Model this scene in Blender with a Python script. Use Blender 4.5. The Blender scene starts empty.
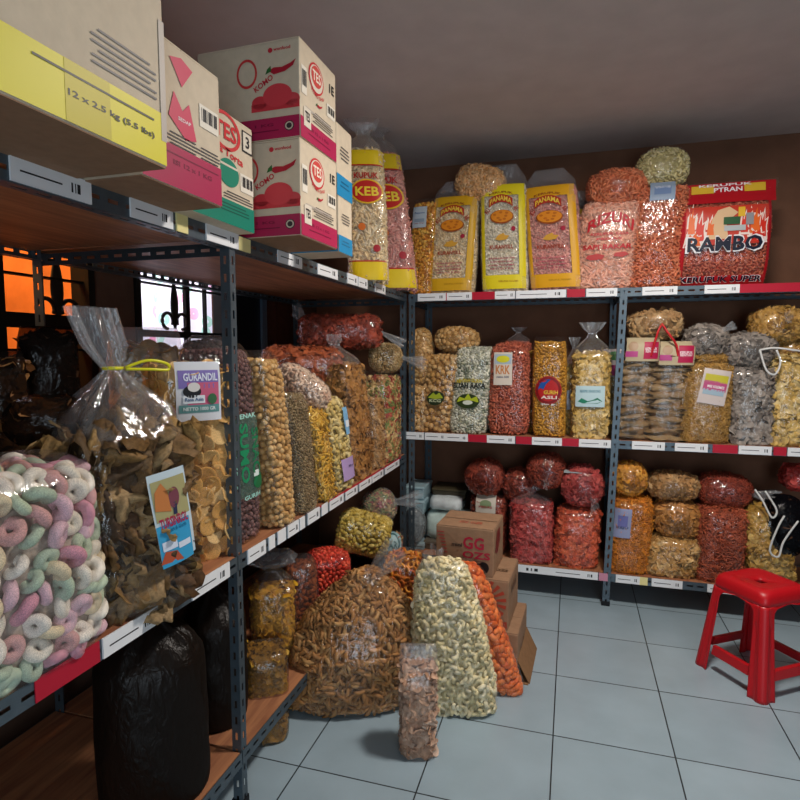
import bpy, math, random
import numpy as np
from mathutils import Matrix, Vector
PI=math.pi
rng=np.random.default_rng(7)
col=bpy.context.scene.collection

# ------------------------------------------------------------------ survey helpers (metres; X right, Y to the back wall, Z up)
FPX=575.;PITCH=math.radians(4.77);YAW=math.radians(16.65);EYE=np.array([0,0,1.4])
FW=np.array([-math.sin(YAW)*math.cos(PITCH),math.cos(YAW)*math.cos(PITCH),-math.sin(PITCH)])
RT=np.array([math.cos(YAW),math.sin(YAW),0.]);UP=np.cross(RT,FW)
def ray(u,v): return FW+RT*(u-400)/FPX+UP*(400-v)/FPX
def on(axis,u,v,val):
    i='xyz'.index(axis); d=ray(u,v); return EYE+d*(val-EYE[i])/d[i]
def depth(p): return float((np.array(p)-EYE)@FW)

# ------------------------------------------------------------------ materials
def lin(h):
    if isinstance(h,(tuple,list)): return (*h[:3],1)
    h=h.lstrip('#'); c=[int(h[i:i+2],16)/255 for i in (0,2,4)]
    return tuple(x/12.92 if x<=.04045 else ((x+.055)/1.055)**2.4 for x in c)+(1,)
_m={}
def nodes(name):
    m=bpy.data.materials.new(name); m.use_nodes=True; nt=m.node_tree
    return m,nt,nt.nodes['Principled BSDF'],nt.nodes['Material Output']
def plain(hexc,rough=.6,metal=0,spec=.3,bump=0,bscale=60,var=.0):
    k=('p',hexc,rough,metal,spec,bump,bscale,var)
    if k in _m: return _m[k]
    m,nt,b,o=nodes('plain_'+(hexc if isinstance(hexc,str) else 'shade').strip('#')); c=lin(hexc)
    b.inputs['Base Color'].default_value=c; b.inputs['Roughness'].default_value=rough
    b.inputs['Metallic'].default_value=metal; b.inputs['Specular IOR Level'].default_value=spec
    if bump or var:
        tc=nt.nodes.new('ShaderNodeTexCoord'); n=nt.nodes.new('ShaderNodeTexNoise'); n.inputs['Scale'].default_value=bscale; n.inputs['Detail'].default_value=4
        nt.links.new(tc.outputs['Object'],n.inputs['Vector'])
        if bump:
            bp=nt.nodes.new('ShaderNodeBump'); bp.inputs['Strength'].default_value=bump; bp.inputs['Distance'].default_value=.01
            nt.links.new(n.outputs['Fac'],bp.inputs['Height']); nt.links.new(bp.outputs[0],b.inputs['Normal'])
        if var:
            r=nt.nodes.new('ShaderNodeValToRGB')
            r.color_ramp.elements[0].position=.3; r.color_ramp.elements[1].position=.7
            r.color_ramp.elements[0].color=tuple(x*(1-var) for x in c[:3])+(1,); r.color_ramp.elements[1].color=tuple(min(1,x*(1+var)) for x in c[:3])+(1,)
            nt.links.new(n.outputs['Fac'],r.inputs[0]); nt.links.new(r.outputs[0],b.inputs['Base Color'])
    _m[k]=m; return m
def food(cols,rough=.55,obj=False,noise=35,step=False):
    """snack colour that varies from piece to piece, with a mottled toast on each"""
    k=('f',tuple(cols),rough,obj,noise,step)
    if k in _m: return _m[k]
    m,nt,b,o=nodes('snack_'+cols[0].strip('#'))
    if obj: src=nt.nodes.new('ShaderNodeObjectInfo').outputs['Random']
    else: src=nt.nodes.new('ShaderNodeNewGeometry').outputs['Random Per Island']
    r=nt.nodes.new('ShaderNodeValToRGB'); e=r.color_ramp.elements
    while len(e)<len(cols): e.new(.5)
    if step: r.color_ramp.interpolation='CONSTANT'
    for i,c in enumerate(cols):
        e[i].position=i/(len(cols) if step else max(1,len(cols)-1)); e[i].color=lin(c)
    nt.links.new(src,r.inputs[0])
    tc=nt.nodes.new('ShaderNodeTexCoord'); n=nt.nodes.new('ShaderNodeTexNoise'); n.inputs['Scale'].default_value=noise; n.inputs['Detail'].default_value=3
    nt.links.new(tc.outputs['Object'],n.inputs['Vector'])
    mp=nt.nodes.new('ShaderNodeMapRange'); mp.inputs[1].default_value=.3; mp.inputs[2].default_value=.7; mp.inputs[3].default_value=.62; mp.inputs[4].default_value=1.18
    nt.links.new(n.outputs['Fac'],mp.inputs[0])
    mx=nt.nodes.new('ShaderNodeMix'); mx.data_type='RGBA'; mx.blend_type='MULTIPLY'; mx.inputs[0].default_value=1
    nt.links.new(r.outputs[0],mx.inputs[6]); nt.links.new(mp.outputs[0],mx.inputs[7]); nt.links.new(mx.outputs[2],b.inputs['Base Color'])
    b.inputs['Roughness'].default_value=rough; b.inputs['Specular IOR Level'].default_value=.3
    bp=nt.nodes.new('ShaderNodeBump'); bp.inputs['Strength'].default_value=.35; bp.inputs['Distance'].default_value=.004
    n2=nt.nodes.new('ShaderNodeTexNoise'); n2.inputs['Scale'].default_value=noise*6; nt.links.new(tc.outputs['Object'],n2.inputs['Vector'])
    nt.links.new(n2.outputs['Fac'],bp.inputs['Height']); nt.links.new(bp.outputs[0],b.inputs['Normal'])
    _m[k]=m; return m
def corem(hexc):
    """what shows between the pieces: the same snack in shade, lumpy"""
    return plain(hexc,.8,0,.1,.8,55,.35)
def clear(haze=.05,tint='#ffffff',rough=.12,gloss=1.0,wr=26,hz='#d8dde2'):
    k=('c',haze,tint,rough,gloss,wr,hz)
    if k in _m: return _m[k]
    m,nt,b,o=nodes('clear_plastic'); nt.nodes.remove(b)
    tr=nt.nodes.new('ShaderNodeBsdfTransparent'); tr.inputs[0].default_value=lin(tint)
    df=nt.nodes.new('ShaderNodeBsdfDiffuse'); df.inputs[0].default_value=lin(hz)
    tl=nt.nodes.new('ShaderNodeBsdfTranslucent'); tl.inputs[0].default_value=lin(hz)
    ad=nt.nodes.new('ShaderNodeMixShader'); ad.inputs[0].default_value=.4
    nt.links.new(df.outputs[0],ad.inputs[1]); nt.links.new(tl.outputs[0],ad.inputs[2])
    m1=nt.nodes.new('ShaderNodeMixShader'); m1.inputs[0].default_value=haze
    nt.links.new(tr.outputs[0],m1.inputs[1]); nt.links.new(ad.outputs[0],m1.inputs[2])
    gl=nt.nodes.new('ShaderNodeBsdfGlossy'); gl.inputs['Roughness'].default_value=rough; gl.inputs[0].default_value=(1,1,1,1)
    tc=nt.nodes.new('ShaderNodeTexCoord'); mpn=nt.nodes.new('ShaderNodeMapping'); mpn.inputs['Scale'].default_value=(1.4,1.4,.7)
    nt.links.new(tc.outputs['Object'],mpn.inputs[0])
    n=nt.nodes.new('ShaderNodeTexNoise'); n.inputs['Scale'].default_value=wr; n.inputs['Detail'].default_value=3; n.inputs['Distortion'].default_value=.8
    nt.links.new(mpn.outputs[0],n.inputs['Vector'])
    bp=nt.nodes.new('ShaderNodeBump'); bp.inputs['Strength'].default_value=.55; bp.inputs['Distance'].default_value=.012
    nt.links.new(n.outputs['Fac'],bp.inputs['Height']); nt.links.new(bp.outputs[0],gl.inputs['Normal'])
    fr=nt.nodes.new('ShaderNodeLayerWeight'); fr.inputs[0].default_value=.5
    pw=nt.nodes.new('ShaderNodeMath'); pw.operation='POWER'; pw.inputs[1].default_value=4; nt.links.new(fr.outputs['Facing'],pw.inputs[0])
    ml=nt.nodes.new('ShaderNodeMath'); ml.operation='MULTIPLY_ADD'; ml.inputs[1].default_value=.28*gloss; ml.inputs[2].default_value=.042*gloss; ml.use_clamp=True; nt.links.new(pw.outputs[0],ml.inputs[0])
    m2=nt.nodes.new('ShaderNodeMixShader'); nt.links.new(ml.outputs[0],m2.inputs[0]); nt.links.new(m1.outputs[0],m2.inputs[1]); nt.links.new(gl.outputs[0],m2.inputs[2])
    nt.links.new(m2.outputs[0],o.inputs[0]); _m[k]=m; return m
FILM=clear(.015,gloss=1.0,rough=.1); FILM_HAZY=clear(.2,rough=.2); FILM_DARK=clear(.06,'#8d857c',hz='#6a625c',gloss=.22); FILM_PRINT=clear(.13,gloss=.9,hz='#f2ece2'); TOPFILM=clear(.16,rough=.16,gloss=1.3,wr=34,hz='#c9ced4'); CONE=clear(.11,gloss=2.2,rough=.08,wr=30)
def wood():
    m,nt,b,o=nodes('shelf_plywood'); tc=nt.nodes.new('ShaderNodeTexCoord'); mp=nt.nodes.new('ShaderNodeMapping'); mp.inputs['Scale'].default_value=(14,1.2,14)
    nt.links.new(tc.outputs['Object'],mp.inputs[0]); n=nt.nodes.new('ShaderNodeTexNoise'); n.inputs['Scale'].default_value=3; n.inputs['Detail'].default_value=6; n.inputs['Distortion'].default_value=.6
    nt.links.new(mp.outputs[0],n.inputs['Vector']); r=nt.nodes.new('ShaderNodeValToRGB'); e=r.color_ramp.elements
    e[0].position=.3; e[0].color=lin('#8a563d'); e[1].position=.72; e[1].color=lin('#bd8259'); nt.links.new(n.outputs['Fac'],r.inputs[0]); nt.links.new(r.outputs[0],b.inputs['Base Color'])
    b.inputs['Roughness'].default_value=.55; return m
def tiles():
    m,nt,b,o=nodes('floor_tiles'); tc=nt.nodes.new('ShaderNodeTexCoord'); mp=nt.nodes.new('ShaderNodeMapping')
    mp.inputs['Location'].default_value=(.035,-2.895+.41*7,0)
    nt.links.new(tc.outputs['Object'],mp.inputs[0]); br=nt.nodes.new('ShaderNodeTexBrick'); br.offset=0; br.squash=1
    br.inputs['Scale'].default_value=1; br.inputs['Brick Width'].default_value=.41; br.inputs['Row Height'].default_value=.41; br.inputs['Mortar Size'].default_value=.0028; br.inputs['Mortar Smooth'].default_value=.3
    br.inputs['Color1'].default_value=lin('#9cb0bb'); br.inputs['Color2'].default_value=lin('#96aab5'); br.inputs['Mortar'].default_value=lin('#20272b')
    nt.links.new(mp.outputs[0],br.inputs['Vector'])
    n=nt.nodes.new('ShaderNodeTexNoise'); n.inputs['Scale'].default_value=5; n.inputs['Detail'].default_value=5; nt.links.new(tc.outputs['Object'],n.inputs['Vector'])
    mr=nt.nodes.new('ShaderNodeMapRange'); mr.inputs[3].default_value=.8; mr.inputs[4].default_value=1.15; nt.links.new(n.outputs['Fac'],mr.inputs[0])
    mx=nt.nodes.new('ShaderNodeMix'); mx.data_type='RGBA'; mx.blend_type='MULTIPLY'; mx.inputs[0].default_value=1
    nt.links.new(br.outputs['Color'],mx.inputs[6]); nt.links.new(mr.outputs[0],mx.inputs[7]); nt.links.new(mx.outputs[2],b.inputs['Base Color'])
    b.inputs['Roughness'].default_value=.28; return m
def dotted():
    """white cloth with a print of pastel rings and dots"""
    m,nt,b,o=nodes('dotted_cloth'); tc=nt.nodes.new('ShaderNodeTexCoord'); vo=nt.nodes.new('ShaderNodeTexVoronoi'); vo.inputs['Scale'].default_value=11; vo.inputs['Randomness'].default_value=.75
    nt.links.new(tc.outputs['Object'],vo.inputs['Vector'])
    r=nt.nodes.new('ShaderNodeValToRGB'); r.color_ramp.interpolation='CONSTANT'; e=r.color_ramp.elements; e[0].color=(0,0,0,1); e[1].position=.12; e[1].color=(1,1,1,1)
    x=e.new(.36); x.color=(0,0,0,1); nt.links.new(vo.outputs['Distance'],r.inputs[0])
    sp=nt.nodes.new('ShaderNodeSeparateColor'); nt.links.new(vo.outputs['Color'],sp.inputs[0])
    r2=nt.nodes.new('ShaderNodeValToRGB'); r2.color_ramp.interpolation='CONSTANT'; e2=r2.color_ramp.elements
    for i,c in enumerate(['#e59ab8','#b9a6a6','#a9d8c9','#f0cf8e','#e8b7d0']):
        if i>1: e2.new(.5)
        e2[i].position=i*.2; e2[i].color=lin(c)
    nt.links.new(sp.outputs[0],r2.inputs[0]); mx=nt.nodes.new('ShaderNodeMix'); mx.data_type='RGBA'; mx.inputs[6].default_value=lin('#e9e9f4')
    nt.links.new(r.outputs[0],mx.inputs[0]); nt.links.new(r2.outputs[0],mx.inputs[7])
    d=nt.nodes.new('ShaderNodeBsdfDiffuse'); t=nt.nodes.new('ShaderNodeBsdfTranslucent'); a=nt.nodes.new('ShaderNodeMixShader'); a.inputs[0].default_value=.6
    nt.links.new(mx.outputs[2],d.inputs[0]); nt.links.new(mx.outputs[2],t.inputs[0]); nt.links.new(d.outputs[0],a.inputs[1]); nt.links.new(t.outputs[0],a.inputs[2]); nt.links.new(a.outputs[0],o.inputs[0])
    nt.nodes.remove(b); return m
STEEL=plain('#56636c',.42,.55,.5,.1,30,.12); STEEL_DK=plain('#39444b',.5,.5,.4,.1,30,.12); IRON=plain('#15130f',.6,.4,.3); WOOD=wood()
PAPER=plain('#e6e8ea',.6); PAPER_Y=plain('#e8dc9a',.6); RED_TAPE=plain('#b3152f',.45); INK=plain('#26262a',.6)
CARD=plain('#94745a',.75,0,.2,.15,40,.08); CARD_DK=plain('#8a6747',.8,0,.2,.15,40,.1); CARD_W=plain('#cfc0a8',.65,0,.25,.1,40,.05)

# ------------------------------------------------------------------ mesh helpers
def mesh_np(name,V,loops,sizes,smooth=True):
    me=bpy.data.meshes.new(name); V=np.asarray(V,np.float32); loops=np.asarray(loops,np.int32); sizes=np.asarray(sizes,np.int32)
    me.vertices.add(len(V)); me.vertices.foreach_set('co',V.ravel()); me.loops.add(len(loops)); me.loops.foreach_set('vertex_index',loops)
    me.polygons.add(len(sizes)); st=np.concatenate([[0],np.cumsum(sizes)[:-1]]).astype(np.int32); me.polygons.foreach_set('loop_start',st)
    me.polygons.foreach_set('use_smooth',np.full(len(sizes),smooth)); me.update(calc_edges=True); me.validate(); return me
class MB:
    """collects verts and faces of ONE mesh"""
    def __init__(s): s.v=[]; s.f=[]
    def add(s,V,F):
        k=len(s.v); s.v+= [tuple(map(float,p)) for p in V]; s.f+=[tuple(i+k for i in f) for f in F]
    def box(s,a,b):
        x0,y0,z0=a; x1,y1,z1=b
        s.add([(x0,y0,z0),(x1,y0,z0),(x1,y1,z0),(x0,y1,z0),(x0,y0,z1),(x1,y0,z1),(x1,y1,z1),(x0,y1,z1)],
              [(3,2,1,0),(4,5,6,7),(0,1,5,4),(1,2,6,5),(2,3,7,6),(3,0,4,7)])
    def tube(s,pts,r,n=8,cap=True):
        pts=[np.array(p,float) for p in pts]; rs=r if hasattr(r,'__len__') else [r]*len(pts); V=[];F=[]
        ref=np.array([0,0,1.])
        for i,p in enumerate(pts):
            t=pts[min(i+1,len(pts)-1)]-pts[max(i-1,0)]; t/=np.linalg.norm(t)+1e-9
            a=np.cross(t,ref if abs(t@ref)<.95 else np.array([1.,0,0])); a/=np.linalg.norm(a); b=np.cross(t,a)
            for k in range(n): V.append(p+rs[i]*(a*math.cos(2*PI*k/n)+b*math.sin(2*PI*k/n)))
        for i in range(len(pts)-1):
            for k in range(n): F.append((i*n+k,i*n+(k+1)%n,(i+1)*n+(k+1)%n,(i+1)*n+k))
        if cap: F+= [tuple(range(n))[::-1],tuple((len(pts)-1)*n+k for k in range(n))]
        s.add(V,F)
    def slotted(s,p0,p1,w,pitch=.05,sl=.024,sw=.009):
        """one flange of a slotted angle: from p0 to p1, as wide as vector w, with real slots"""
        p0=np.array(p0,float);p1=np.array(p1,float);w=np.array(w,float);L=np.linalg.norm(p1-p0);d=(p1-p0)/L;W=np.linalg.norm(w);c=w/W
        A=[0,W/2-sw/2,W/2+sw/2,W]; n=max(1,int(L/pitch)); pt=L/n; B=[]
        for i in range(n): B+=[i*pt,i*pt+(pt-sl)/2,i*pt+(pt+sl)/2]
        B.append(L); V=[p0+d*b+c*a for b in B for a in A]; F=[]
        for i in range(len(B)-1):
            for j in range(3):
                if j==1 and i%3==1: continue
                F.append((i*4+j,i*4+j+1,(i+1)*4+j+1,(i+1)*4+j))
        s.add(V,F)
    def build(s,name,mat,parent=None,smooth=False,bevel=0,solid=0):
        me=bpy.data.meshes.new(name); me.from_pydata(s.v,[],s.f); me.update()
        if smooth: me.polygons.foreach_set('use_smooth',[True]*len(me.polygons))
        return obj(name,me,mat,parent,bevel,solid)
def obj(name,me,mat,parent=None,bevel=0,solid=0):
    o=bpy.data.objects.new(name,me); col.objects.link(o)
    if mat and not me.materials: me.materials.append(mat)
    if parent is not None: o.parent=parent
    if bevel: b=o.modifiers.new('b','BEVEL'); b.width=bevel; b.segments=2; b.limit_method='ANGLE'
    if solid: b=o.modifiers.new('s','SOLIDIFY'); b.thickness=solid; b.offset=0
    return o
def empty(name,loc,rot=None):
    o=bpy.data.objects.new(name,None); col.objects.link(o); o.empty_display_size=.05; o.location=tuple(float(x) for x in loc)
    if rot is not None: o.rotation_euler=rot
    return o
def tag(o,label,cat,group=None,kind=None):
    if label: o['label']=label
    if cat: o['category']=cat
    if group: o['group']=group
    if kind: o['kind']=kind
    return o
def structure(name,mb,mat,**k):
    o=mb.build(name,mat,**k); o['kind']='structure'; return o

# ------------------------------------------------------------------ lettering and print, laid on any surface
_txt={}
def text2d(s):
    if s in _txt: return _txt[s]
    cu=bpy.data.curves.new('lettering','FONT'); cu.body=s; cu.resolution_u=2; cu.offset=.026; cu.fill_mode='FRONT'
    ob=bpy.data.objects.new('lettering',cu); me=bpy.data.meshes.new_from_object(ob)
    V=np.array([v.co[:2] for v in me.vertices]).reshape(-1,2); F=[tuple(p.vertices) for p in me.polygons]
    bpy.data.objects.remove(ob); bpy.data.curves.remove(cu); bpy.data.meshes.remove(me)
    lo=V.min(0);hi=V.max(0); V=(V-(lo+hi)/2)/(hi-lo); _txt[s]=(V,F); return V,F
def shape2d(kind,text=None,pts=None):
    if kind=='text': return text2d(text)
    if kind=='rect':
        n=8; V=np.array([(i/n-.5,j/n-.5) for j in range(n+1) for i in range(n+1)]); return V,[(j*(n+1)+i,j*(n+1)+i+1,(j+1)*(n+1)+i+1,(j+1)*(n+1)+i) for j in range(n) for i in range(n)]
    if kind in('ellipse','ringshape'):
        n=28; rs=[.25,.5,.75,1.] if kind=='ellipse' else [.82,1.]
        V=[(r*.5*math.cos(2*PI*k/n),r*.5*math.sin(2*PI*k/n)) for r in rs for k in range(n)]
        F=[(a*n+k,a*n+(k+1)%n,(a+1)*n+(k+1)%n,(a+1)*n+k) for a in range(len(rs)-1) for k in range(n)]
        if kind=='ellipse': F.append(tuple(range(n))[::-1])
        return np.array(V),F
    if kind=='poly':
        V=np.array(pts,float); return V,[tuple(range(len(V)))]
def printed(name,target,kind,cx,cz,w,h,mat,layer=1,ang=0,arc=0,text=None,pts=None,parent=None):
    """target(x,z,layer)->local point; x,z,w,h in metres on that surface; arc bends a word over a hump"""
    V,F=shape2d(kind,text,pts); V=V.copy(); x=V[:,0]*w; z=V[:,1]*h
    if arc: z=z-arc*(V[:,0]*2)**2+arc*.4
    c,s=math.cos(ang),math.sin(ang); X=cx+x*c-z*s; Z=cz+x*s+z*c
    P=np.array([target(a,b,layer) for a,b in zip(X,Z)])
    me=bpy.data.meshes.new(name); me.from_pydata(P.tolist(),[],F); me.update()
    if kind!='text': me.polygons.foreach_set('use_smooth',[True]*len(me.polygons))
    return obj(name,me,mat,parent)
# ------------------------------------------------------------------ snack pieces: small prototypes, several variants of each kind
def grid_tube(pts,rad,n,closed=False):
    m=MB(); m.tube(pts,rad,n); return np.array(m.v),m.f
def ico(sub=1):
    import bmesh
    b=bmesh.new(); bmesh.ops.create_icosphere(b,subdivisions=sub,radius=.5); b.verts.ensure_lookup_table()
    V=np.array([v.co[:] for v in b.verts]); F=[tuple(v.index for v in f.verts) for f in b.faces]; b.free(); return V,F
def protos(kind):
    r=np.random.default_rng(abs(sum(map(ord,kind)))); out=[]
    for q in range(5):
        if kind in('ball','nut'):
            V,F=ico(2 if kind=='ball' else 2); V=V*(1+r.uniform(-.06,.06,(len(V),1)))
            if kind=='nut': V=V*np.array([1.25,.8,.75])
        elif kind=='grain': V,F=ico(1); V=V*np.array([1.2,.7,.7])
        elif kind=='stick':
            c=r.uniform(-.12,.12); d=r.uniform(-.1,.1); rr=r.uniform(.1,.14)
            V,F=grid_tube([(t-.5,c*math.sin(t*PI)+d*t,.06*math.sin(t*5+q)) for t in np.linspace(0,1,5)],[rr*.55,rr,rr*1.1,rr,rr*.5],6)
        elif kind=='bark':
            c=r.uniform(-.16,.16); rr=r.uniform(.09,.13)
            V,F=grid_tube([(t-.5,c*math.sin(t*PI*1.3),.1*math.sin(t*4+q)) for t in np.linspace(0,1,7)],[rr*.4,rr*.9,rr*1.3,rr*1.1,rr*1.25,rr*.8,rr*.25],7)
        elif kind=='fry':
            V,F=grid_tube([(t-.5,.03*math.sin(t*3+q),0) for t in (0,.5,1)],.075,5)
        elif kind in('curl','hook'):
            a0=PI*(1.25 if kind=='curl' else .9); rr=.19 if kind=='curl' else .15
            ph=np.linspace(-a0/2,a0/2,8); V,F=grid_tube([(.36*math.cos(a),.36*math.sin(a),.08*math.sin(a*2+q)) for a in ph],[rr*.55,rr*.95,rr*1.1,rr*1.15,rr*1.1,rr,rr*.9,rr*.5],7); V=V-V.mean(0)
        elif kind=='ring':
            n,k=18,10; V=[];F=[]
            fl=r.uniform(0,6.3,4)
            for i in range(n):
                a=2*PI*i/n; R=.285+.02*math.sin(2*a+fl[0]); m_=.215+.014*math.sin(3*a+fl[1])
                for j in range(k):
                    b=2*PI*j/k; V.append(((R+m_*math.cos(b))*math.cos(a)*1.08,(R+m_*math.cos(b))*math.sin(a)*.96,m_*.95*math.sin(b)))
            F=[(i*k+j,((i+1)%n)*k+j,((i+1)%n)*k+(j+1)%k,i*k+(j+1)%k) for i in range(n) for j in range(k)]; V=np.array(V)
        elif kind=='loop':
            ph=np.linspace(0,2*PI,9)[:-1]; n,k=8,6; V=[]
            for a in ph:
                for j in range(k):
                    b=2*PI*j/k; V.append(((.36+.13*math.cos(b))*math.cos(a),(.36+.13*math.cos(b))*math.sin(a),.13*math.sin(b)))
            F=[(i*k+j,((i+1)%n)*k+j,((i+1)%n)*k+(j+1)%k,i*k+(j+1)%k) for i in range(n) for j in range(k)]; V=np.array(V)
        elif kind in('coin','cup'):
            n=14; prof=[(0,.0),(.2,.015),(.36,.05),(.46,.1),(.5,.15),(.47,.19),(.36,.15),(.2,.12),(0,.11)]
            cup=.6 if kind=='coin' else 1.6; fold=r.uniform(-.18,.18)
            V=[];F=[]
            for (rad,z) in prof:
                for i in range(n):
                    a=2*PI*i/n; x,y=rad*math.cos(a),rad*math.sin(a)*(1+.1*math.sin(q)); V.append((x,y,z*cup*1.1+fold*x*x-.07+.03*math.sin(3*a+q)*rad*2))
            F=[(i*n+j,i*n+(j+1)%n,(i+1)*n+(j+1)%n,(i+1)*n+j) for i in range(len(prof)-1) for j in range(n)]; V=np.array(V)
        elif kind in('chip','flake','skin','layer'):
            n=11 if kind=='skin' else 6; amp={'chip':.14,'flake':.1,'skin':.22,'layer':.022}[kind]; th=.035 if kind!='layer' else .05
            fr=r.uniform(2,6,(3,2)); pf=r.uniform(0,6.3,3); V=[]
            for sd in (1,-1):
                for j in range(n):
                    for i in range(n):
                        x,y=i/(n-1)*2-1,j/(n-1)*2-1; X=x*math.sqrt(1-y*y/2)*.5; Y=y*math.sqrt(1-x*x/2)*.5
                        rr=1+.16*math.sin(3*math.atan2(y,x)+pf[0])+.1*math.sin(5*math.atan2(y,x)+pf[1])
                        z=amp*sum(math.sin(fr[k,0]*X*2+fr[k,1]*Y*2+pf[k]) for k in range(3))*.6
                        if kind=='skin': z+=.085*math.sin(19*X+pf[0])*math.sin(17*Y+pf[2])+.04*math.sin(31*X*Y+pf[1]); rr*=1+.12*math.sin(9*math.atan2(y,x)+pf[2])
                        ed=max(abs(x),abs(y)); V.append((X*rr,Y*rr*.85,z+sd*th*(1-ed**4)))
            F=[]; o=n*n
            for j in range(n-1):
                for i in range(n-1):
                    a=j*n+i; F.append((a,a+1,a+n+1,a+n)); F.append((o+a,o+a+n,o+a+n+1,o+a+1))
            b=[i for i in range(n)]+[j*n+n-1 for j in range(1,n)]+[(n-1)*n+i for i in range(n-2,-1,-1)]+[j*n for j in range(n-2,0,-1)]
            F+=[(b[k],o+b[k],o+b[(k+1)%len(b)],b[(k+1)%len(b)]) for k in range(len(b))]; V=np.array(V)
        elif kind=='noodle':
            p=r.uniform(0,6.3,3); V,F=grid_tube([(t-.5,.16*math.sin(t*6+p[0]),.06*math.sin(t*7+p[1])) for t in np.linspace(0,1,8)],.046,5)
        out.append((np.array(V,np.float32),F))
    return out
_pc={}
def get_protos(kind):
    if kind not in _pc:
        L=[]
        for V,F in protos(kind):
            L.append((V,np.concatenate([np.array(f) for f in F]),np.array([len(f) for f in F])))
        _pc[kind]=L
    return _pc[kind]
FLATNESS={'stick':.35,'bark':.3,'fry':.35,'curl':.45,'hook':.5,'ring':.85,'loop':.6,'coin':.3,'cup':.8,'chip':.34,'flake':.3,'skin':.22,'layer':.1,'noodle':.25,'ball':3,'nut':.4,'grain':.5}
SPACING={'stick':.28,'bark':.26,'fry':.24,'curl':.5,'hook':.42,'ring':.62,'loop':.52,'coin':.6,'cup':.5,'chip':.4,'flake':.4,'skin':.42,'layer':.5,'noodle':.17,'ball':.8,'nut':.66,'grain':.6}
def orient(N,kind,r):
    """rotation matrices: local z near the surface normal, random spin"""
    n=len(N); A=r.normal(size=(n,3)); T=A-(A*N).sum(1,keepdims=True)*N; T/=np.linalg.norm(T,axis=1,keepdims=True)
    tl=r.normal(0,FLATNESS.get(kind,.4),(n,1)); Z=N*np.cos(tl)+np.cross(T,N)*np.sin(tl)
    if kind in('ball','nut','ring','coin'): pass
    B=np.cross(Z,T); t2=r.normal(0,FLATNESS.get(kind,.4)*.6,(n,1)); X=T*np.cos(t2)+Z*np.sin(t2); Z2=np.cross(X,B); return np.stack([X,B,Z2],2)
def batch(name,kind,P,R,S,r):
    L=get_protos(kind); idx=r.integers(0,len(L),len(P)); Vs=[];Ls=[];Ss=[];off=0
    for q,(V,lp,sz) in enumerate(L):
        sel=np.where(idx==q)[0]
        if not len(sel): continue
        W=np.einsum('nij,vj->nvi',R[sel],V)*S[sel][:,None,None]+P[sel][:,None,:]; nv=len(V)
        Vs.append(W.reshape(-1,3)); Ls.append((lp[None]+off+np.arange(len(sel))[:,None]*nv).ravel()); Ss.append(np.tile(sz,len(sel))); off+=nv*len(sel)
    return mesh_np(name,np.concatenate(Vs),np.concatenate(Ls),np.concatenate(Ss))
def dart(P,rad,order,limit):
    g={}; keep=[]; r2=rad*rad
    for i in order:
        p=P[i]; c=(int(p[0]//rad),int(p[1]//rad),int(p[2]//rad)); ok=True
        for a in (-1,0,1):
            for b in (-1,0,1):
                for d in (-1,0,1):
                    for j in g.get((c[0]+a,c[1]+b,c[2]+d),()):
                        q=P[j]; 
                        if (q[0]-p[0])**2+(q[1]-p[1])**2+(q[2]-p[2])**2<r2: ok=False; break
                    if not ok: break
                if not ok: break
            if not ok: break
        if ok:
            g.setdefault(c,[]).append(i); keep.append(i)
            if len(keep)>=limit: break
    return np.array(keep,int)

# ------------------------------------------------------------------ bags
PROF={
 'block':[(0,.93,.9),(.02,.98,.97),(.07,1,1),(.5,1.02,1.04),(.86,.99,1),(.95,.94,.86),(1,.82,.55)],
 'dome':[(0,.82,.8),(.03,.94,.92),(.1,1,1),(.5,1.02,1.03),(.78,1,1),(.9,.9,.88),(.97,.66,.62),(1,.35,.3)],
 'round':[(0,.3,.3),(.06,.62,.62),(.18,.9,.9),(.35,1,1),(.62,1,1),(.82,.9,.9),(.94,.62,.62),(1,.3,.3)],
 'roll':[(0,.72,.72),(.05,.9,.9),(.16,1,1),(.5,1,1.02),(.84,1,1),(.95,.9,.88),(1,.7,.7)],
 'pillow':[(0,.96,.12),(.07,.98,.5),(.22,1,.9),(.5,1,1),(.72,.99,.85),(.84,.97,.42),(.88,1.0,.3),(.93,1.12,.22),(1,1.1,.1)],
 'taper':[(0,.93,.9),(.03,1,1),(.2,1,1),(.45,.92,.97),(.7,.78,.85),(.88,.66,.7),(.96,.56,.56),(1,.42,.36)],
 'sack':[(0,.8,.8),(.04,.95,.95),(.2,1.05,1.05),(.45,1,1),(.7,.8,.8),(.88,.5,.5),(1,.22,.22)],
}
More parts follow.
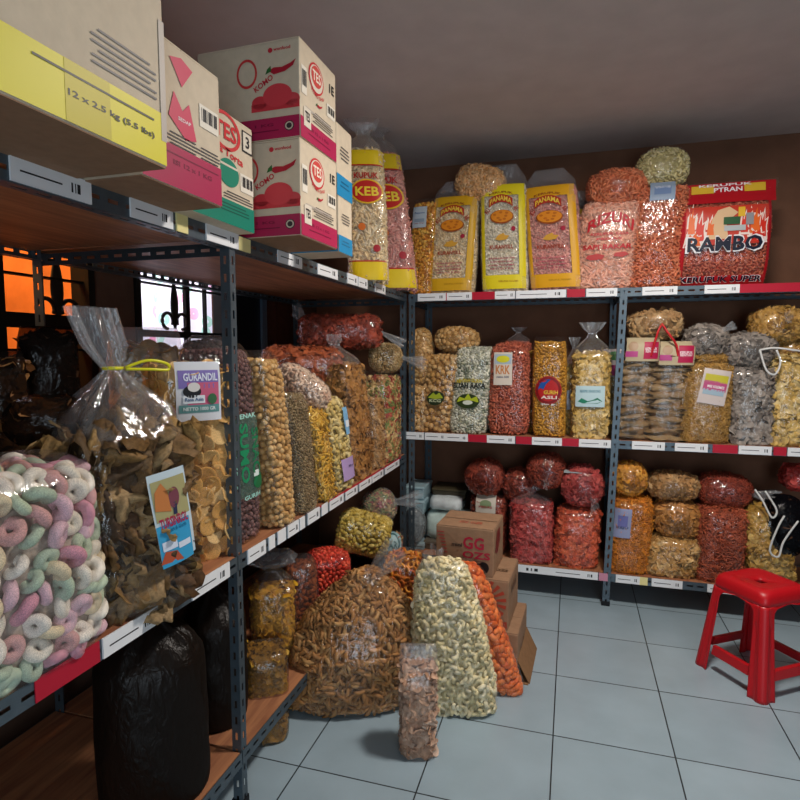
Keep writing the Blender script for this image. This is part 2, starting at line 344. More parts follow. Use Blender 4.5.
class Bag:
    def __init__(s,w,d,h,style,fill=1,n=3.6,lean=(0,0),seed=0,lump=.02,pleat=0,neck=.13,flare=.55,neck_at=.62,bow=0,twist=0):
        s.w,s.d,s.h,s.n,s.lean,s.fill,s.bow=w,d,h,n,lean,fill,bow; s.style=style; s.pleat=pleat
        r=np.random.default_rng(seed); s.ph=r.uniform(0,6.28,8); s.lump=lump
        if style=='tie':
            f=fill; b=[(t*f,a,c) for t,a,c in PROF['block'][:5]]; nk=f+(1-f)*neck_at
            K=b+[(f*.97,.97,.95),(f+(nk-f)*.35,.74,.66),(f+(nk-f)*.8,.26,.24),(nk,neck,neck*1.1),(nk+.012,neck,neck*1.1),(nk+(1-nk)*.4,neck*1.9+.06,neck*1.6),(1,flare,flare*.45)]; s.neck=nk
        elif style=='flap':
            f=fill; b=[(t*f,a,c) for t,a,c in PROF['block'][:5]]; K=b+[(f,.96,.72),(f+(1-f)*.35,.93,.3),(1,.86*flare/.55,.04)]; s.neck=None
        else: K=PROF[style]; s.neck=None
        K=np.array(K); T=np.linspace(0,1,121); s.T=T; s.A=np.interp(T,K[:,0],K[:,1]); s.B=np.interp(T,K[:,0],K[:,2])
        ker=np.ones(5)/5
        if style!='tie':
            for X in ('A','B'):
                a=getattr(s,X); p=np.concatenate([[a[0]]*2,a,[a[-1]]*2]); setattr(s,X,np.convolve(p,ker,'valid'))
    def noise(s,th,t):
        p=s.ph; return 1+s.lump*(np.sin(2*th+p[0]+5*t)+.8*np.sin(3*th+p[1]-7*t)+.7*np.sin(5*th+p[2]+11*t)+.8*np.sin(p[3]+17*t+th)+.5*np.sin(7*th+23*t+p[4]))/2
    tuft_lean=0; loff=0
    def off(s,t):
        u=np.maximum(0,np.asarray(t,float)-(s.neck or 1)); return s.lean[0]*t+s.bow*np.sin(PI*t)+s.tuft_lean*u, s.lean[1]*t
    def P(s,th,t,sc=1.,grow=0.):
        th=np.asarray(th,float);t=np.asarray(t,float)
        ax=np.interp(t,s.T,s.A)*s.w/2*sc+grow; ay=np.interp(t,s.T,s.B)*s.d/2*sc+grow; c,q=np.cos(th),np.sin(th); e=2/s.n
        k=s.noise(th,t)
        if s.pleat:
            up=np.clip((t-s.fill)/(1-s.fill+1e-6),0,1); k=k*(1+s.pleat*np.minimum(1,up*2.5)*(np.sin(9*th+s.ph[5])+.6*np.sin(14*th+s.ph[6])))
        x=np.sign(c)*np.abs(c)**e*ax*k; y=np.sign(q)*np.abs(q)**e*ay*k; ox,oy=s.off(t); return np.stack([x+ox,y+oy,t*s.h+0*th],-1)
    def front(s,x,z,layer=1):
        t=min(max(z/s.h,0),1); ax=np.interp(t,s.T,s.A)*s.w/2; ay=np.interp(t,s.T,s.B)*s.d/2
        c=max(-.985,min(.985,x/ax)); sy=(1-abs(c)**s.n)**(1/s.n); th=math.atan2(-(1-abs(c)**s.n)**.5,math.copysign(abs(c)**(s.n/2),c)); k=float(s.noise(th,t))
        ox,oy=s.off(t); return (x+ox,-ay*sy*k+oy-.0045-s.loff-.0012*layer,z)
    def shell(s,name,t0,t1,nt,nth,sc=1.,grow=0.,cap0=True,cap1=True,mat=None,parent=None):
        tt=np.linspace(t0,t1,nt)
        if s.style=='tie' and t1>s.neck: tt=np.unique(np.concatenate([tt,[s.neck,s.neck+.012]]))
        u=np.linspace(0,2*PI,nth,endpoint=False); th=u
        V=np.concatenate([s.P(th,np.full(nth,t),sc,grow) for t in tt]); m=len(tt)
        F=[(i*nth+j,i*nth+(j+1)%nth,(i+1)*nth+(j+1)%nth,(i+1)*nth+j) for i in range(m-1) for j in range(nth)]; V=V.tolist()
        for cap,i in ((cap0,0),(cap1,m-1)):
            if cap:
                ce=np.mean(V[i*nth:(i+1)*nth],axis=0).tolist(); V.append(ce); k=len(V)-1
                F+=[(i*nth+j,i*nth+(j+1)%nth,k) if i else (i*nth+(j+1)%nth,i*nth+j,k) for j in range(nth)]
        me=bpy.data.meshes.new(name); me.from_pydata(V,[],F); me.update(); me.polygons.foreach_set('use_smooth',[True]*len(me.polygons)); return obj(name,me,mat,parent)
    def scatter(s,kind,size,seed,view,limit=1500,dens=1.0,top=True):
        """points, normals on the filled part of the bag that can be seen from the shop side"""
        r=np.random.default_rng(seed); sp=SPACING[kind]*size/dens; per=2*(s.w+s.d); area=per*s.h*s.fill; N=int(min(26000,14*area/sp**2))
        tab=np.linspace(0,2*PI,721); X=s.P(tab,np.full(721,.5*s.fill)); dl=np.concatenate([[0],np.cumsum(np.linalg.norm(np.diff(X,axis=0),axis=1))]); th=np.interp(r.uniform(0,dl[-1],N),dl,tab); t=r.uniform(.0,s.fill if top else s.fill,N)
        Q=s.P(th,t); e=1e-3; n=np.cross(s.P(th+e,t)-Q,s.P(th,np.minimum(t+e,1))-Q); n/=np.linalg.norm(n,axis=1,keepdims=True)+1e-9
        if s.style in('tie','flap','block','dome','sack','taper'):
            K=int(N*.5*s.w*s.d/(per*s.h*s.fill)*2)+20; a=r.uniform(0,2*PI,K); q=np.sqrt(r.uniform(0,1,K))*.92; C=s.P(a,np.full(K,s.fill)); ox,oy=s.off(s.fill); cen=np.array([ox,oy,s.fill*s.h])
            C=cen+(C-cen)*q[:,None]; C[:,2]+=(1-q)*size*.5; Q=np.concatenate([Q,C]); n=np.concatenate([n,np.tile([0,0,1.],(K,1))])
        ok=(n@view)>-.45; ok&=Q[:,2]>size*.12 if s.style not in('round','roll') else True
        Q=Q[ok];n=n[ok]; keep=dart(Q.tolist(),sp,r.permutation(len(Q)),limit); return Q[keep],n[keep],r
_seed=[100]
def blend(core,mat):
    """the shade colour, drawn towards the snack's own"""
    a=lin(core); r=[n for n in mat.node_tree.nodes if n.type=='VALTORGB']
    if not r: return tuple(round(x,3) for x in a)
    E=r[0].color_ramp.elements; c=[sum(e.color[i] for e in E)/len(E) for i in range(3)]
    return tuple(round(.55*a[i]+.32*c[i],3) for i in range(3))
def film_shells(e,b,film):
    if b.style=='tie':
        b.shell('plastic_bag',0.0,b.fill,26,44,1.,.0035,cap1=False,mat=film,parent=e); nk=b.neck
        b.shell('gathered_film',b.fill,nk+.012,18,72,1.,.0035,cap0=False,cap1=False,mat=CONE if film is FILM else film,parent=e)
        b.shell('film_tuft',nk+.008,1.0,14,72,1.,.0035,cap0=False,cap1=False,mat=TOPFILM if film is not FILM_DARK else film,parent=e)
    elif b.style=='flap':
        b.shell('plastic_bag',0.0,b.fill,26,44,1.,.0035,cap1=False,mat=film,parent=e)
        b.shell('film_flap',b.fill,1.0,14,44,1.,.0035,cap0=False,mat=TOPFILM,parent=e)
    else: b.shell('plastic_bag',0.0,1.0,26,40,1.,.0035,mat=film,parent=e)
def make_bag(name,label,cat,base,w,d,h,style='block',fill=.93,n=3.6,rot=(0,0,0),lean=(0,0),piece='stick',size=.04,mat=None,core='#6b3c1c',group=None,
             film=None,dens=1.0,limit=2400,single=None,lump=.02,tie=None,pleat=0,neck=.13,flare=.55,neck_at=.62,bow=0,hang=None,pname=None,tuft_lean=0,core_in=0,loff=0):
    _seed[0]+=1; sd=_seed[0]; film=film or FILM
    if style in('round','roll','pillow') : fill=1
    b=Bag(w,d,h,style,fill,n,lean,sd,lump,pleat or (.1 if style=='tie' else 0),neck,flare,neck_at,bow)
    b.tuft_lean=tuft_lean; b.loff=loff
    e=empty(name,base); e.rotation_euler=rot; tag(e,label,cat,group)
    from mathutils import Euler
    M=np.array(Euler(rot).to_matrix()); toc=EYE-np.array(base); toc/=np.linalg.norm(toc); view=M.T@toc
    f1=fill if style!='pillow' else .86
    sink=.5*size*{'noodle':.12,'stick':.3,'fry':.25,'bark':.35,'layer':.2,'chip':.5,'flake':.5,'skin':.42,'coin':.42,'ring':.5,'ball':1,'nut':.8,'grain':.7}.get(piece,.6)
    fl=b.fill
    if style=='pillow': b.fill=.86
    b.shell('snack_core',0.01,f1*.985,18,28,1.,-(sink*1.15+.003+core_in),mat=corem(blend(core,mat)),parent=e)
    if limit==0:
        b.fill=fl; b.shell('plastic_bag',0.0,1.0,46,56,1.,.0035,cap1=style not in('tie',),mat=film,parent=e); return e,b
    Q,N,r=b.scatter(piece,size,sd,view,limit,dens)
    Q=Q-N*(sink+.002); S=size*r.uniform(.85,1.15,len(Q)); Rm=orient(N,piece,r)
    if single:
        k=min(single,len(Q)); d2=np.argsort(-(N@view)); L=get_protos(piece); pm=[]
        for V,lp,sz in L:
            m_=mesh_np(pname,V,lp,sz); m_.materials.append(mat); pm.append(m_)
        for i in d2[:k]:
            o=bpy.data.objects.new(pname,pm[int(r.integers(0,5))]); col.objects.link(o); o.parent=e
            mm=Matrix(Rm[i].tolist()).to_4x4(); o.matrix_local=Matrix.Translation(Q[i].tolist())@mm@Matrix.Scale(float(S[i]),4)
        rest=d2[k:]
        if len(rest): o=obj('snack_filling',batch('snack_filling',piece,Q[rest],Rm[rest],S[rest],r),food_twin(mat),e); o['kind']='stuff'
    else:
        o=obj('snack_filling',batch('snack_filling',piece,Q,Rm,S,r),mat,e); o['kind']='stuff'
    b.fill=fl
    film_shells(e,b,film)
    if tie and style=='tie':
        m=MB(); ox,oy=b.off(b.neck); ra=neck*w/2*1.15+.004; rb=neck*d/2*1.2+.004
        m.tube([(ox+ra*math.cos(a),oy+rb*math.sin(a),b.neck*h+.006) for a in np.linspace(0,2*PI,15)],.0045,6,False); m.build('tie',tie,e,True)
    return e,b
_tw={}
def food_twin(m): return _tw.get(m.name,m)
def label_on(e,b,cx,cz,w,h,mat=PAPER,ang=0,name='label'):
    o=printed(name,b.front,'rect',cx,cz,w,h,mat,2,ang,parent=e); return o
def pr(o,b,kind,cx,cz,w,h,c,layer=3,ang=0,arc=0,text=None,pts=None,name=None,rough=.45):
    m=c if not isinstance(c,str) else plain(c,rough)
    return printed(name or ('lettering' if kind=='text' else 'print'),b.front if hasattr(b,'front') else b,kind,cx,cz,w,h,m,layer,ang,arc,text,pts,o)
def ribbon(e,pts,mat,r=.004,name='ribbon'):
    m=MB(); P=[np.array(p,float) for p in pts]; out=[]
    for i in range(len(P)-1):
        p0=P[max(0,i-1)];p1=P[i];p2=P[i+1];p3=P[min(len(P)-1,i+2)]
        for t in np.linspace(0,1,6)[:-1]: out.append(.5*((2*p1)+(p2-p0)*t+(2*p0-5*p1+4*p2-p3)*t*t+(3*p1-p0-3*p2+p3)*t**3))
    out.append(P[-1]); m.tube(out,r,6); return m.build(name,mat,e,True)
def tuft(e,P,D,L,r0,r1,mat=None,seed=1,name='plastic_tail'):
    """gathered end of a bag: a pleated funnel from P along D"""
    D=np.array(D,float); D/=np.linalg.norm(D); a=np.cross(D,[0,0,1.] if abs(D[2])<.9 else [1.,0,0]); a/=np.linalg.norm(a); c=np.cross(D,a); n=36; V=[];F=[]; rr=np.random.default_rng(seed); p=rr.uniform(0,6,3)
    prof=[(0,r0*1.6),(.1,r0),(.2,r0*1.1),(.5,(r0+r1)/2),(.8,r1*.95),(1,r1)]
    for t,q in prof:
        for k in range(n):
            th=2*PI*k/n; m=q*(1+.3*math.sin(5*th+p[0])*t**.5+.2*math.sin(9*th+p[1])); V.append(np.array(P)+D*L*(t+.08*t*math.sin(4*th+p[2]))+a*m*math.cos(th)+c*m*.45*math.sin(th))
    F=[(i*n+k,i*n+(k+1)%n,(i+1)*n+(k+1)%n,(i+1)*n+k) for i in range(len(prof)-1) for k in range(n)]
    mb=MB(); mb.add(V,F); return mb.build(name,mat or FILM_HAZY,e,True)
def food2(cols,**k):
    m=food(cols,obj=True,**k); _tw[m.name]=food(cols,**k); return m
ZT,ZM,ZB,ZL=1.738,.925,.183,.797         # tops of: top boards, back middle, back bottom, left middle
XF,YB=-.94,3.28                           # front face of the left rack, front face of the back rack
CEIL=2.6; WX=-1.74; WY=3.76
# ------------------------------------------------------------------ room
m=MB(); m.box((WX-.1,-2.2,-.06),(3.0,WY+.1,0)); structure('floor',m,tiles())
m=MB(); m.box((WX-.1,-2.2,CEIL),(3.0,WY+.1,CEIL+.06)); structure('ceiling',m,plain('#c4bab5',.85,0,.1,.1,8,.05))
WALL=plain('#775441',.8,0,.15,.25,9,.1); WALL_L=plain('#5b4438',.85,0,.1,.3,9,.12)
m=MB(); m.box((WX-.1,WY,0),(3.0,WY+.1,CEIL)); structure('wall_back',m,WALL)
m=MB(); m.box((3.0,-2.2,0),(3.1,WY+.1,CEIL)); structure('wall_right',m,WALL)
def wy(u,v=300): return float(on('x',u,v,WX)[1])
ya,yb_,yc,yd=wy(-95),wy(93),wy(134),wy(228)
zs0,zs1=.95,2.1
m=MB()
for (y0,y1,z0,z1) in ((-2.2,ya,0,CEIL),(yb_,yc,0,CEIL),(yd,WY+.1,0,CEIL),(ya,yb_,0,zs0),(ya,yb_,zs1,CEIL),(yc,yd,0,zs0),(yc,yd,zs1,CEIL)): m.box((WX-.1,y0,z0),(WX,y1,z1))
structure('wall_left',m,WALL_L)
def window(nm,y0,y1,bars,spin,rails):
    f=MB()
    for (a,b,c,d) in ((y0,y0+.03,zs0,zs1),(y1-.03,y1,zs0,zs1),(y0,y1,zs0,zs0+.03),(y0,y1,zs1-.03,zs1)): f.box((WX-.07,a,c),(WX+.012,b,d))
    o=f.build(nm,IRON); o['kind']='structure'
    for u,wd in bars:
        y=wy(u); b=MB(); b.box((WX-.03,y-wd/2,zs0),(WX-.012,y+wd/2,zs1)); b.build('window_bar',IRON,o)
    for z,t in rails:
        b=MB(); b.box((WX-.034,y0,z-t/2),(WX-.01,y1,z+t/2)); b.build('window_rail',IRON,o)
    for u,zb in spin:
        y=wy(u,300); b=MB(); zz=np.linspace(zb,zs1,40)
        V=[];F=[]
        for i,z in enumerate(zz):
            r=.009+.019*abs(math.sin((z-zb)*PI/.215)); V+=[(WX-.02+.3*r*math.cos(a),y+r*math.sin(a),z) for a in np.linspace(0,2*PI,9)[:-1]]
        F=[(i*8+k,i*8+(k+1)%8,(i+1)*8+(k+1)%8,(i+1)*8+k) for i in range(39) for k in range(8)]; b.add(V,F)
        b.build('twisted_bar',plain('#2a2622',.5,.5,.4),o,True)
        for sg in (-1,1):
            b=MB(); b.tube([(WX-.02,y+sg*(.05+.036*math.cos(a)),zb+.035+.036*math.sin(a)) for a in np.linspace(-PI*.5,PI*1.15,16)],.008,6); b.build('scroll',plain('#2a2622',.5,.5,.4),o,True)
    return o
zr=float(on('x',60,322,WX)[2]); zw=float(on('x',60,279,WX)[2]); zr2=float(on('x',178,330,WX)[2]); zw2=float(on('x',178,287,WX)[2]); zw3=float(on('x',60,350,WX)[2])
window('window_1',ya,yb_,[(-40,.03),(3,.035)],[(62,zr+.01),(-70,zr+.01)],[(zr,.05),(zw,.008),(zw3,.008),(1.15,.008)])
window('window_2',yc,yd,[(190,.03),(208,.012)],[(178,zr2+.005)],[(zr2-.02,.03),(zw2,.008),(1.15,.008)])
# dark shutter and timber jamb further along the left wall
m=MB(); m.box((WX,wy(232),.2),(WX+.03,wy(262),2.1)); o=structure('door_1',m,plain('#10141c',.5,.2,.3))
m=MB(); y=wy(258); m.box((WX+.03,y-.03,.2),(WX+.045,y+.02,2.1)); m.build('door_edge',plain('#6c7f96',.4,.5,.5),o)
m=MB(); m.box((WX,wy(266),.0),(WX+.06,wy(287),2.15)); structure('trim_1',m,plain('#4a2415',.6,0,.2,.2,20,.2))
# alley outside: plastered wall in warm light, a printed cloth hung in front of it
m=MB(); m.box((-3.0,-1.2,0),(-2.9,6.5,3.2)); o=structure('wall_outside',m,plain('#c98a58',.85,0,.1,.5,6,.25))
m=MB(); m.box((-3.0,1.86,0),(-1.845,1.94,3.2)); o=structure('wall_light_divider',m,plain('#cf8548',.85,0,.1,.5,6,.25))  # added orange partition: catches the warm lamp, keeps the curtain's daylight off
m=MB(); n=40; y0,y1=yc-.06,yd+.25
V=[(WX-.2+.02*math.sin(i*.9),y0+(y1-y0)*i/n,z) for z in (1.05,2.25) for i in range(n+1)]; m.add(V,[(i,i+1,n+2+i,n+1+i) for i in range(n)])
o=m.build('dotted_curtain',dotted(),None,True); tag(o,'white cloth printed with pastel rings and dots hanging outside the barred window','curtain')

# ------------------------------------------------------------------ racks of slotted angle
def board(par,a,b):
    m=MB(); m.box(a,b); return m.build('shelf_board',WOOD,par)
def beam(par,p0,p1,hv,lip):
    """front beam: upright slotted flange + flat flange under the board"""
    m=MB(); m.slotted(p0,p1,hv,.05,.03,.009); m.slotted(p0,p1,lip,.05,.03,.009); return m.build('beam',STEEL,par,False,0,.002)
def post(par,p,z1,wx,wy_,tilt=0,foot=True):
    m=MB(); p=np.array(p,float); q=p+np.array([tilt,0,z1]); m.slotted(p,q,(wx,0,0)); m.slotted(p,q,(0,wy_,0)); o=m.build('post',STEEL,par,False,0,.0022)
    if foot:
        m=MB(); m.box((min(p[0],p[0]+wx)-.004,min(p[1],p[1]+wy_)-.004,0),(max(p[0],p[0]+wx)+.004,max(p[1],p[1]+wy_)+.004,.025)); m.build('foot_cap',plain('#14161a',.6),o)
    return o
LR=tag(empty('storage_rack',(-1.25,1.4,0)),'long slotted grey steel rack with wooden shelves along the barred windows','rack')
def rel(o,par):
    pass
LR.location=(0,0,0)
YN=-.48; YP=1.452; XR=-1.66
for y in (YN,YP,3.245):
    post(LR,(XF,y,0),ZT,-.03,.028,0); post(LR,(XR,y,0),ZT,.036,.036,0)
lbeams={}
for nm,z0 in (('t',1.693),('m',.752),('b',.14)):
    for ys in ((YN,YP),(YP,3.245)):
        lbeams[nm,ys[0]]=beam(LR,(XF+.003,ys[0]+.002,z0),(XF+.003,ys[1]-.002 if ys[1]<3 else 3.262,z0),(0,0,.045),(-.035,0,0))
        beam(LR,(XR-.003,ys[0],z0),(XR-.003,ys[1],z0),(0,0,.04),(.035,0,0))
    for y in (YN,YP+.002,3.24):
        m=MB(); m.slotted((XR,y,z0-.02),(XF-.003,y,z0-.02),(0,0,.036),.05,.03,.009); m.slotted((XR,y,z0+.016),(XF-.003,y,z0+.016),(0,.034,0),.05,.03,.009); m.build('side_beam',STEEL_DK,LR,False,0,.002)
    for ys in ((YN,YP-.005),(YP+.005,3.25)): board(LR,(XR+.004,ys[0],z0+.028),(XF-.002,ys[1],z0+.043))
BR=tag(empty('storage_rack',(0,0,0)),'slotted grey steel rack with four red-and-white edged shelf bays across the far wall','rack')
BR['label']='slotted grey steel rack with red and white shelf edging across the far wall'
XM,XE=.21,1.47
post(BR,(-.925,YB,0),ZT,.036,.036); post(BR,(.19,YB-.004,0),ZT,.036,.036,.045); post(BR,(XE,YB,0),ZT,-.036,.036)
for x,w in ((-.925,.036),(XM,.036),(XE,-.036)): post(BR,(x,3.71,0),ZT,w,-.036)
bbeams={}
for nm,z0 in (('t',1.693),('m',.88),('b',.138)):
    bbeams[nm]=beam(BR,(-.93,YB+.003,z0),(XE,YB+.003,z0),(0,0,.045),(0,.035,0)); beam(BR,(-.93,3.712,z0),(XE,3.712,z0),(0,0,.045),(0,-.035,0))
    board(BR,(-.925,YB+.006,z0+.028),(XE-.002,3.705,z0+.043))
    for x in (-.922,.23,XE-.002):
        m=MB(); m.slotted((x,YB+.005,z0-.02),(x,3.71,z0-.02),(0,0,.036),.05,.03,.009); m.build('side_beam',STEEL_DK,BR,False,0,.002)
# price tags and tapes on the beams
def tags_back(nm,lst):
    for u0,u1,c in lst:
        z={'t':1.694,'m':.881,'b':.139}[nm]; x0=float(on('y',u0,0,YB)[0]); x1=float(on('y',u1,0,YB)[0])
        v=352; 
        zz=z+.022; 
        for _ in range(1):
            x0=float((EYE+ray(u0,353-(zz-1.4)*575/3.3)*(YB/ray(u0,353-(zz-1.4)*575/3.3)[1]))[0]); x1=float((EYE+ray(u1,353-(zz-1.4)*575/3.3)*(YB/ray(u1,353-(zz-1.4)*575/3.3)[1]))[0])
        t=0 if c=='r' else .002
        m=MB(); m.box((x0,YB-.0035-t,z+.001),(x1,YB-.0012,z+.044)); o=m.build('red_tape' if c=='r' else 'price_tag',{'r':RED_TAPE,'w':PAPER,'y':PAPER_Y,'p':plain('#c98aa0',.6)}[c],bbeams[nm])
        if c=='w' and x1-x0>.09:
            for nm_,bars in (('lettering',((.08,.62,.003),)),('barcode',((.78,.8,.016),(.82,.83,.016),(.85,.88,.016)))):
                m=MB()
                for a,b,h in bars: m.box((x0+(x1-x0)*a,YB-.0062,z+.022-h/2),(x0+(x1-x0)*b,YB-.0056,z+.022+h/2))
                m.build(nm_,INK,o)
tags_back('t',[(418,446,'w'),(446,474,'r'),(447,472,'w'),(474,495,'r'),(495,515,'w'),(516,566,'w'),(567,585,'r'),(586,617,'w'),(642,677,'w'),(704,739,'w'),(739,800,'r'),(800,860,'r')])
tags_back('m',[(404,424,'w'),(425,446,'w'),(446,468,'w'),(468,487,'r'),(487,515,'w'),(516,532,'r'),(532,562,'w'),(562,579,'r'),(579,611,'w'),(632,665,'w'),(675,708,'w'),(713,738,'r'),(739,772,'w'),(774,787,'r'),(788,830,'w')])
tags_back('b',[(440,552,'w'),(552,598,'w'),(599,608,'p'),(616,640,'w'),(640,648,'y'),(652,683,'w'),(708,745,'w'),(770,800,'w')])
def tags_left(nm,y0,lst):
    z={'t':1.694,'m':.753}[nm]
    for u0,u1,v,c,h in lst:
        a=float(on('x',u0,v,XF)[1]); b=float(on('x',u1,v,XF)[1]); m=MB(); t=0 if c=='r' else .002; lo=0 if h>=.04 else .045-h
        if c=='r' : m.box((XF+.004,a,z+lo),(XF+.0062,b,z+lo+h))
        else: m.box((XF+.004,a,z+.001),(XF+.0062+t,b,z+h))
        o=m.build('red_tape' if c=='r' else 'price_tag',{'r':RED_TAPE,'w':PAPER,'y':PAPER_Y,'b':plain('#a9c4d3',.6)}[c],lbeams[nm,YN if (a+b)/2<YP else YP])
        if c=='w' and b-a>.06:
            for nm_,bars in (('lettering',((.1,.6,.003),)),('barcode',((.72,.74,.018),(.77,.78,.018),(.8,.84,.018)))):
                m=MB()
                for s0,s1,hh in bars: m.box((XF+.0081,a+(b-a)*s0,z+.022-hh/2),(XF+.0088,a+(b-a)*s1,z+.022+hh/2))
                m.build(nm_,INK,o)
tags_left('t',YN,[(8,88,185,'w',.045),(128,170,210,'w',.045),(174,185,215,'y',.045)])
tags_left('t',YP,[(204,236,228,'w',.045),(236,248,235,'y',.04),(276,300,255,'w',.04),(316,336,270,'w',.04),(346,356,282,'w',.045),(357,366,284,'w',.045),(374,384,290,'w',.045)])
tags_left('m',YN,[(30,97,640,'r',.045),(100,157,640,'w',.045),(190,228,590,'w',.045)])
tags_left('m',YP,[(246,264,560,'w',.045),(267,273,545,'w',.045),(276,284,540,'w',.045),(286,297,528,'w',.045),(298,303,520,'w',.045),(306,318,512,'w',.045),(320,326,505,'w',.045),(328,342,497,'w',.04),(344,356,488,'w',.038),(358,370,480,'w',.038),(371,382,472,'w',.038),(384,398,466,'w',.038),(318,400,490,'r',.007)])
m=MB(); m.tube([(-.905,1.30,.774),(-.9,1.30,.774)],.008,8)
# ------------------------------------------------------------------ placing bags
R90=PI/2
def back(name,label,u0,u1,vt,zb,d=.2,yf=3.3,lean=0,cat='snack bag',vb=None,rz=0,**k):
    uc=(u0+u1)/2; p=on('y',uc,352,yf); kk=depth(p); w=(u1-u0)*kk/FPX; 
    dx=rz; zt=float(on('y',uc,vt,yf+d*.3)[2]); h=zt-zb
    return make_bag(name,label,cat,(float(on('y',uc,352-(zb+h/2-1.4)*FPX/kk,yf)[0])-lean*kk/FPX/2,yf+d/2,zb),w,d,h,lean=(lean*kk/FPX,0),rot=(0,0,rz),**k)
def lying(name,label,u0,u1,vt,vb,y,L=.26,cat='snack bag',axis='cam',tiltz=0,style='round',roll=0,d=None,n=2.3,**k):
    """bag lying on others: seen end on (cam) or from its side (x)"""
    uc=(u0+u1)/2; vc=(vt+vb)/2; p=on('y',uc,vc,y); kk=depth(p); w=(u1-u0)*kk/FPX; hh=(vb-vt)*kk/FPX
    if axis=='cam': return make_bag(name,label,cat,(p[0],p[1]+L*.8,p[2]),w,hh,L,style=style,n=n,rot=(R90,roll,tiltz),**k)
    c,s=math.cos(tiltz),math.sin(tiltz); x0=p[0]-w/2*c; y0=p[1]+(d or hh)/2-w/2*s
    return make_bag(name,label,cat,(x0,y0,p[2]+w/2*math.sin(roll)),hh,d or hh,w,style=style,n=n,rot=(0,R90+roll,tiltz),**k)
def left(name,label,Y0,Y1,u,vt,d=.24,xf=-.928,lean=(0,0),cat='snack bag',zb=ZL,rz=R90,**k):
    zt=float(on('x',u,vt,xf-d*.35)[2]); return make_bag(name,label,cat,(xf-d/2,(Y0+Y1)/2,zb),Y1-Y0,d,zt-zb,lean=lean,rot=(0,0,rz),**k)
# snack colours
POP=food(['#d98a1e','#eeb041','#c06f16','#f2c25a']); CREAM=food(['#efd9ac','#e5c48d','#f6e7c4']); WHITE=food(['#efe6d0','#dfd2b4','#f5efdf'])
PINK=food(['#dc8d83','#e7a798','#d0776e']); ORANGE=food(['#d47048','#e0885e','#bf5a34']); REDO=food(['#bd5a40','#cc7053','#a44a32']); RED=food(['#b62f2c','#cf4a3f','#98221f'])
PALEY=food(['#ded29c','#cdbd7d','#ece3bb']); YEL=food(['#d2b064','#bd994a','#e0c78c']); TAN=food(['#b98a56','#a1743f','#cba472']); BROWN=food(['#8a5c30','#a06f3d','#6f4724']); DBROWN=food(['#4a2c1a','#5c3a22','#38200f'])
REDBR=food(['#8c3420','#a5452c','#6f2617']); GREY=food(['#8a8078','#a0958a','#6c635c']); NUTB=food(['#d3a76a','#c0904f','#e0bb83']); PURP=food(['#6a4a4a','#7d5b58','#553838'])
BEAN=food(['#f0513a','#d93a2a','#ff6a4a'],rough=.35); SPECK=food(['#e2e0cf','#cfccb3','#6f7a62','#ecead9','#b9b493']); LAYER=food(['#bd9766','#a98051','#cbaa7c']); MIX=food(['#b98a56','#a8483a','#7d8a4a','#d8b67a'],step=True)
GRAIN=food(['#8a7350','#75603f','#a08a64']); GOLD=food(['#c58a22','#d89d33','#a9721a']); LORANGE=food(['#bd9148','#a97d34','#cda460'])
def oval_text(e,b,cx,cz,w,h,bg,fg,txt,rim=None):
    if rim: pr(e,b,'ellipse',cx,cz,w*1.12,h*1.14,rim,2,name='print')
    o=pr(e,b,'ellipse',cx,cz,w,h,bg,3,name='print'); pr(o,b,'text',cx,cz,w*.8,h*.42,fg,4,text=txt); return o

